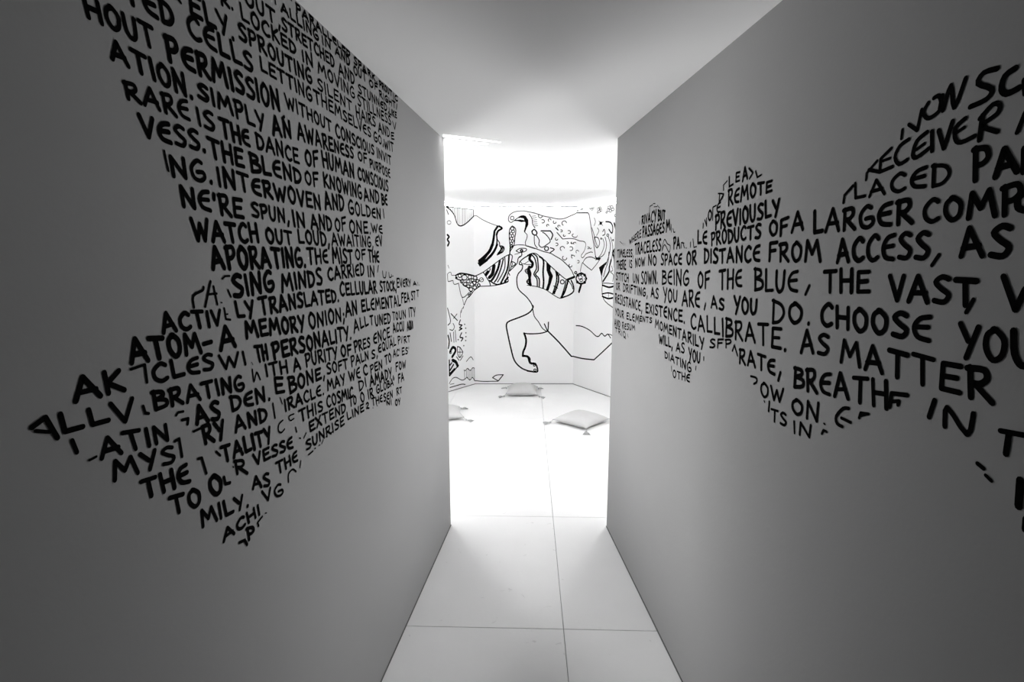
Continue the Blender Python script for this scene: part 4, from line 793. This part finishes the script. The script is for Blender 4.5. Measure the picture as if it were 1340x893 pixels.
# ---------------------------------------------------------------- floor cushions with corner tassels
A_ = 0.205
def cushion_point(u, v, top):
    e = (max(0, 1 - abs(u) ** 2.2) * max(0, 1 - abs(v) ** 2.2)) ** 0.48
    x = A_ * u * (1 - 0.10 * (1 - v * v)); y = A_ * v * (1 - 0.10 * (1 - u * u))
    wr = 0.0018 * math.sin(17 * u + 5 * v) * math.sin(13 * v - 4 * u) * e
    # creases that run in from the corners
    cr = 0.0035 * math.sin(9 * math.atan2(v, u) * 2) * (abs(u * v)) ** 1.5 * e
    z = 0.036 + 0.068 * e + wr + cr if top else max(0.0005, 0.036 - 0.045 * e)
    return (x, y, z)
def cushion_mesh():
    N = 28; v = []; f = []
    idx = {}
    for side in (1, 0):
        for i in range(N + 1):
            for j in range(N + 1):
                edge = i in (0, N) or j in (0, N)
                if not side and edge: idx[(0, i, j)] = idx[(1, i, j)]; continue
                u = math.sin(math.pi / 2 * (2 * i / N - 1)); w = math.sin(math.pi / 2 * (2 * j / N - 1))
                idx[(side, i, j)] = len(v); v.append(cushion_point(u, w, side == 1))
    for side in (1, 0):
        for i in range(N):
            for j in range(N):
                q = (idx[(side, i, j)], idx[(side, i + 1, j)], idx[(side, i + 1, j + 1)], idx[(side, i, j + 1)])
                f.append(q if side else q[::-1])
    return mesh('cover', v, f, True)
def tube(v, f, pts, r, n=5):
    k0 = len(v)
    for i, p in enumerate(pts):
        a = Vector(pts[max(i - 1, 0)]); b = Vector(pts[min(i + 1, len(pts) - 1)])
        d = (b - a).normalized(); s = d.cross(Vector((0, 0, 1)))
        s = s.normalized() if s.length > 1e-4 else Vector((1, 0, 0)); t = s.cross(d)
        rr = r[i] if isinstance(r, (list, tuple)) else r
        for j in range(n):
            w = Vector(p) + s * math.cos(2 * math.pi * j / n) * rr + t * math.sin(2 * math.pi * j / n) * rr
            v.append(tuple(w))
    for i in range(len(pts) - 1):
        for j in range(n):
            a = k0 + i * n + j; b = k0 + i * n + (j + 1) % n
            f.append((a, b, b + n, a + n))
    f.append(tuple(k0 + j for j in range(n))[::-1]); f.append(tuple(k0 + (len(pts) - 1) * n + j for j in range(n)))
def piping_mesh():
    v = []; f = []; pts = []
    M = 20
    for (a, b) in (((-1, -1), (1, -1)), ((1, -1), (1, 1)), ((1, 1), (-1, 1)), ((-1, 1), (-1, -1))):
        for k in range(M):
            t = k / M; pts.append(cushion_point(a[0] + (b[0] - a[0]) * t, a[1] + (b[1] - a[1]) * t, True))
    pts.append(pts[0])
    tube(v, f, pts, 0.0032, 6)
    return mesh('piping', v, f, True)
def tassel_meshes(seed):
    r_ = random.Random(seed)
    v = []; f = []
    tube(v, f, [(-.012, 0, .034), (.004, 0, .03), (.018, 0, .016)], 0.0022, 5)     # cord
    tube(v, f, [(.014, 0, .018), (.018, 0, .015), (.025, 0, .0125), (.031, 0, .0118), (.034, 0, .011)], [.002, .0075, .0095, .0075, .006], 8)
    knot = mesh('tassel', v, f, True)
    v = []; f = []
    for k in range(40):
        a = r_.uniform(-.6, .6); ln = r_.uniform(.050, .066); h = r_.uniform(.0, .012)
        p = []
        for t in (0, .3, .65, 1):
            s = .032 + ln * t
            p.append((s, math.sin(a) * ln * t * 1.1 + r_.uniform(-.0015, .0015), .010 * (1 - t) + h * (1 - t) * t * 2 + .0022 + .004 * (h / .012) * (t > .5)))
        tube(v, f, p, .0019, 4)
    return knot, mesh('threads', v, f, True)
cov_me, pip_me = cushion_mesh(), piping_mesh()
tas = [tassel_meshes(k) for k in range(3)]
CUSHIONS = [
    (0.700, 5.215, math.radians(47), 'pale cotton floor cushion in front of the right angled wall, its corner towards the passage', [(-8), 20, -14, 12], 1.0),
    (0.125, 6.400, math.radians(-3), 'pale cotton floor cushion farthest back, close to the middle of the back wall', [-30, 28, 10, 0], 0.92),
    (-0.735, 5.440, math.radians(12), 'pale cotton floor cushion half hidden behind the end of the left passage wall', [10, 14, -20, 18], 1.0),
]
for x, y, rz, lab, twist, sc in CUSHIONS:
    root = bpy.data.objects.new('floor_cushion', None); C.objects.link(root)
    root.location = (x, y, 0); root.rotation_euler = (0, 0, rz); root.scale = (sc, sc, sc * (1.3 if sc < 1 else 1.08))
    root['label'] = lab; root['category'] = 'cushion'; root['group'] = 'tasselled floor cushions'
    link('cover', cov_me, M_CLOTH, root)
    link('piping', pip_me, M_SEAM, root)
    for k, (sx, sy) in enumerate(((-1, -1), (1, -1), (1, 1), (-1, 1))):
        kn, th = tas[k % 3]
        t = link('tassel', kn, M_TASSEL, root)
        t.location = (sx * A_, sy * A_, 0)
        t.rotation_euler = (0, 0, math.atan2(sy, sx) + math.radians(twist[k]))
        link('threads', th, M_TASSEL, t)
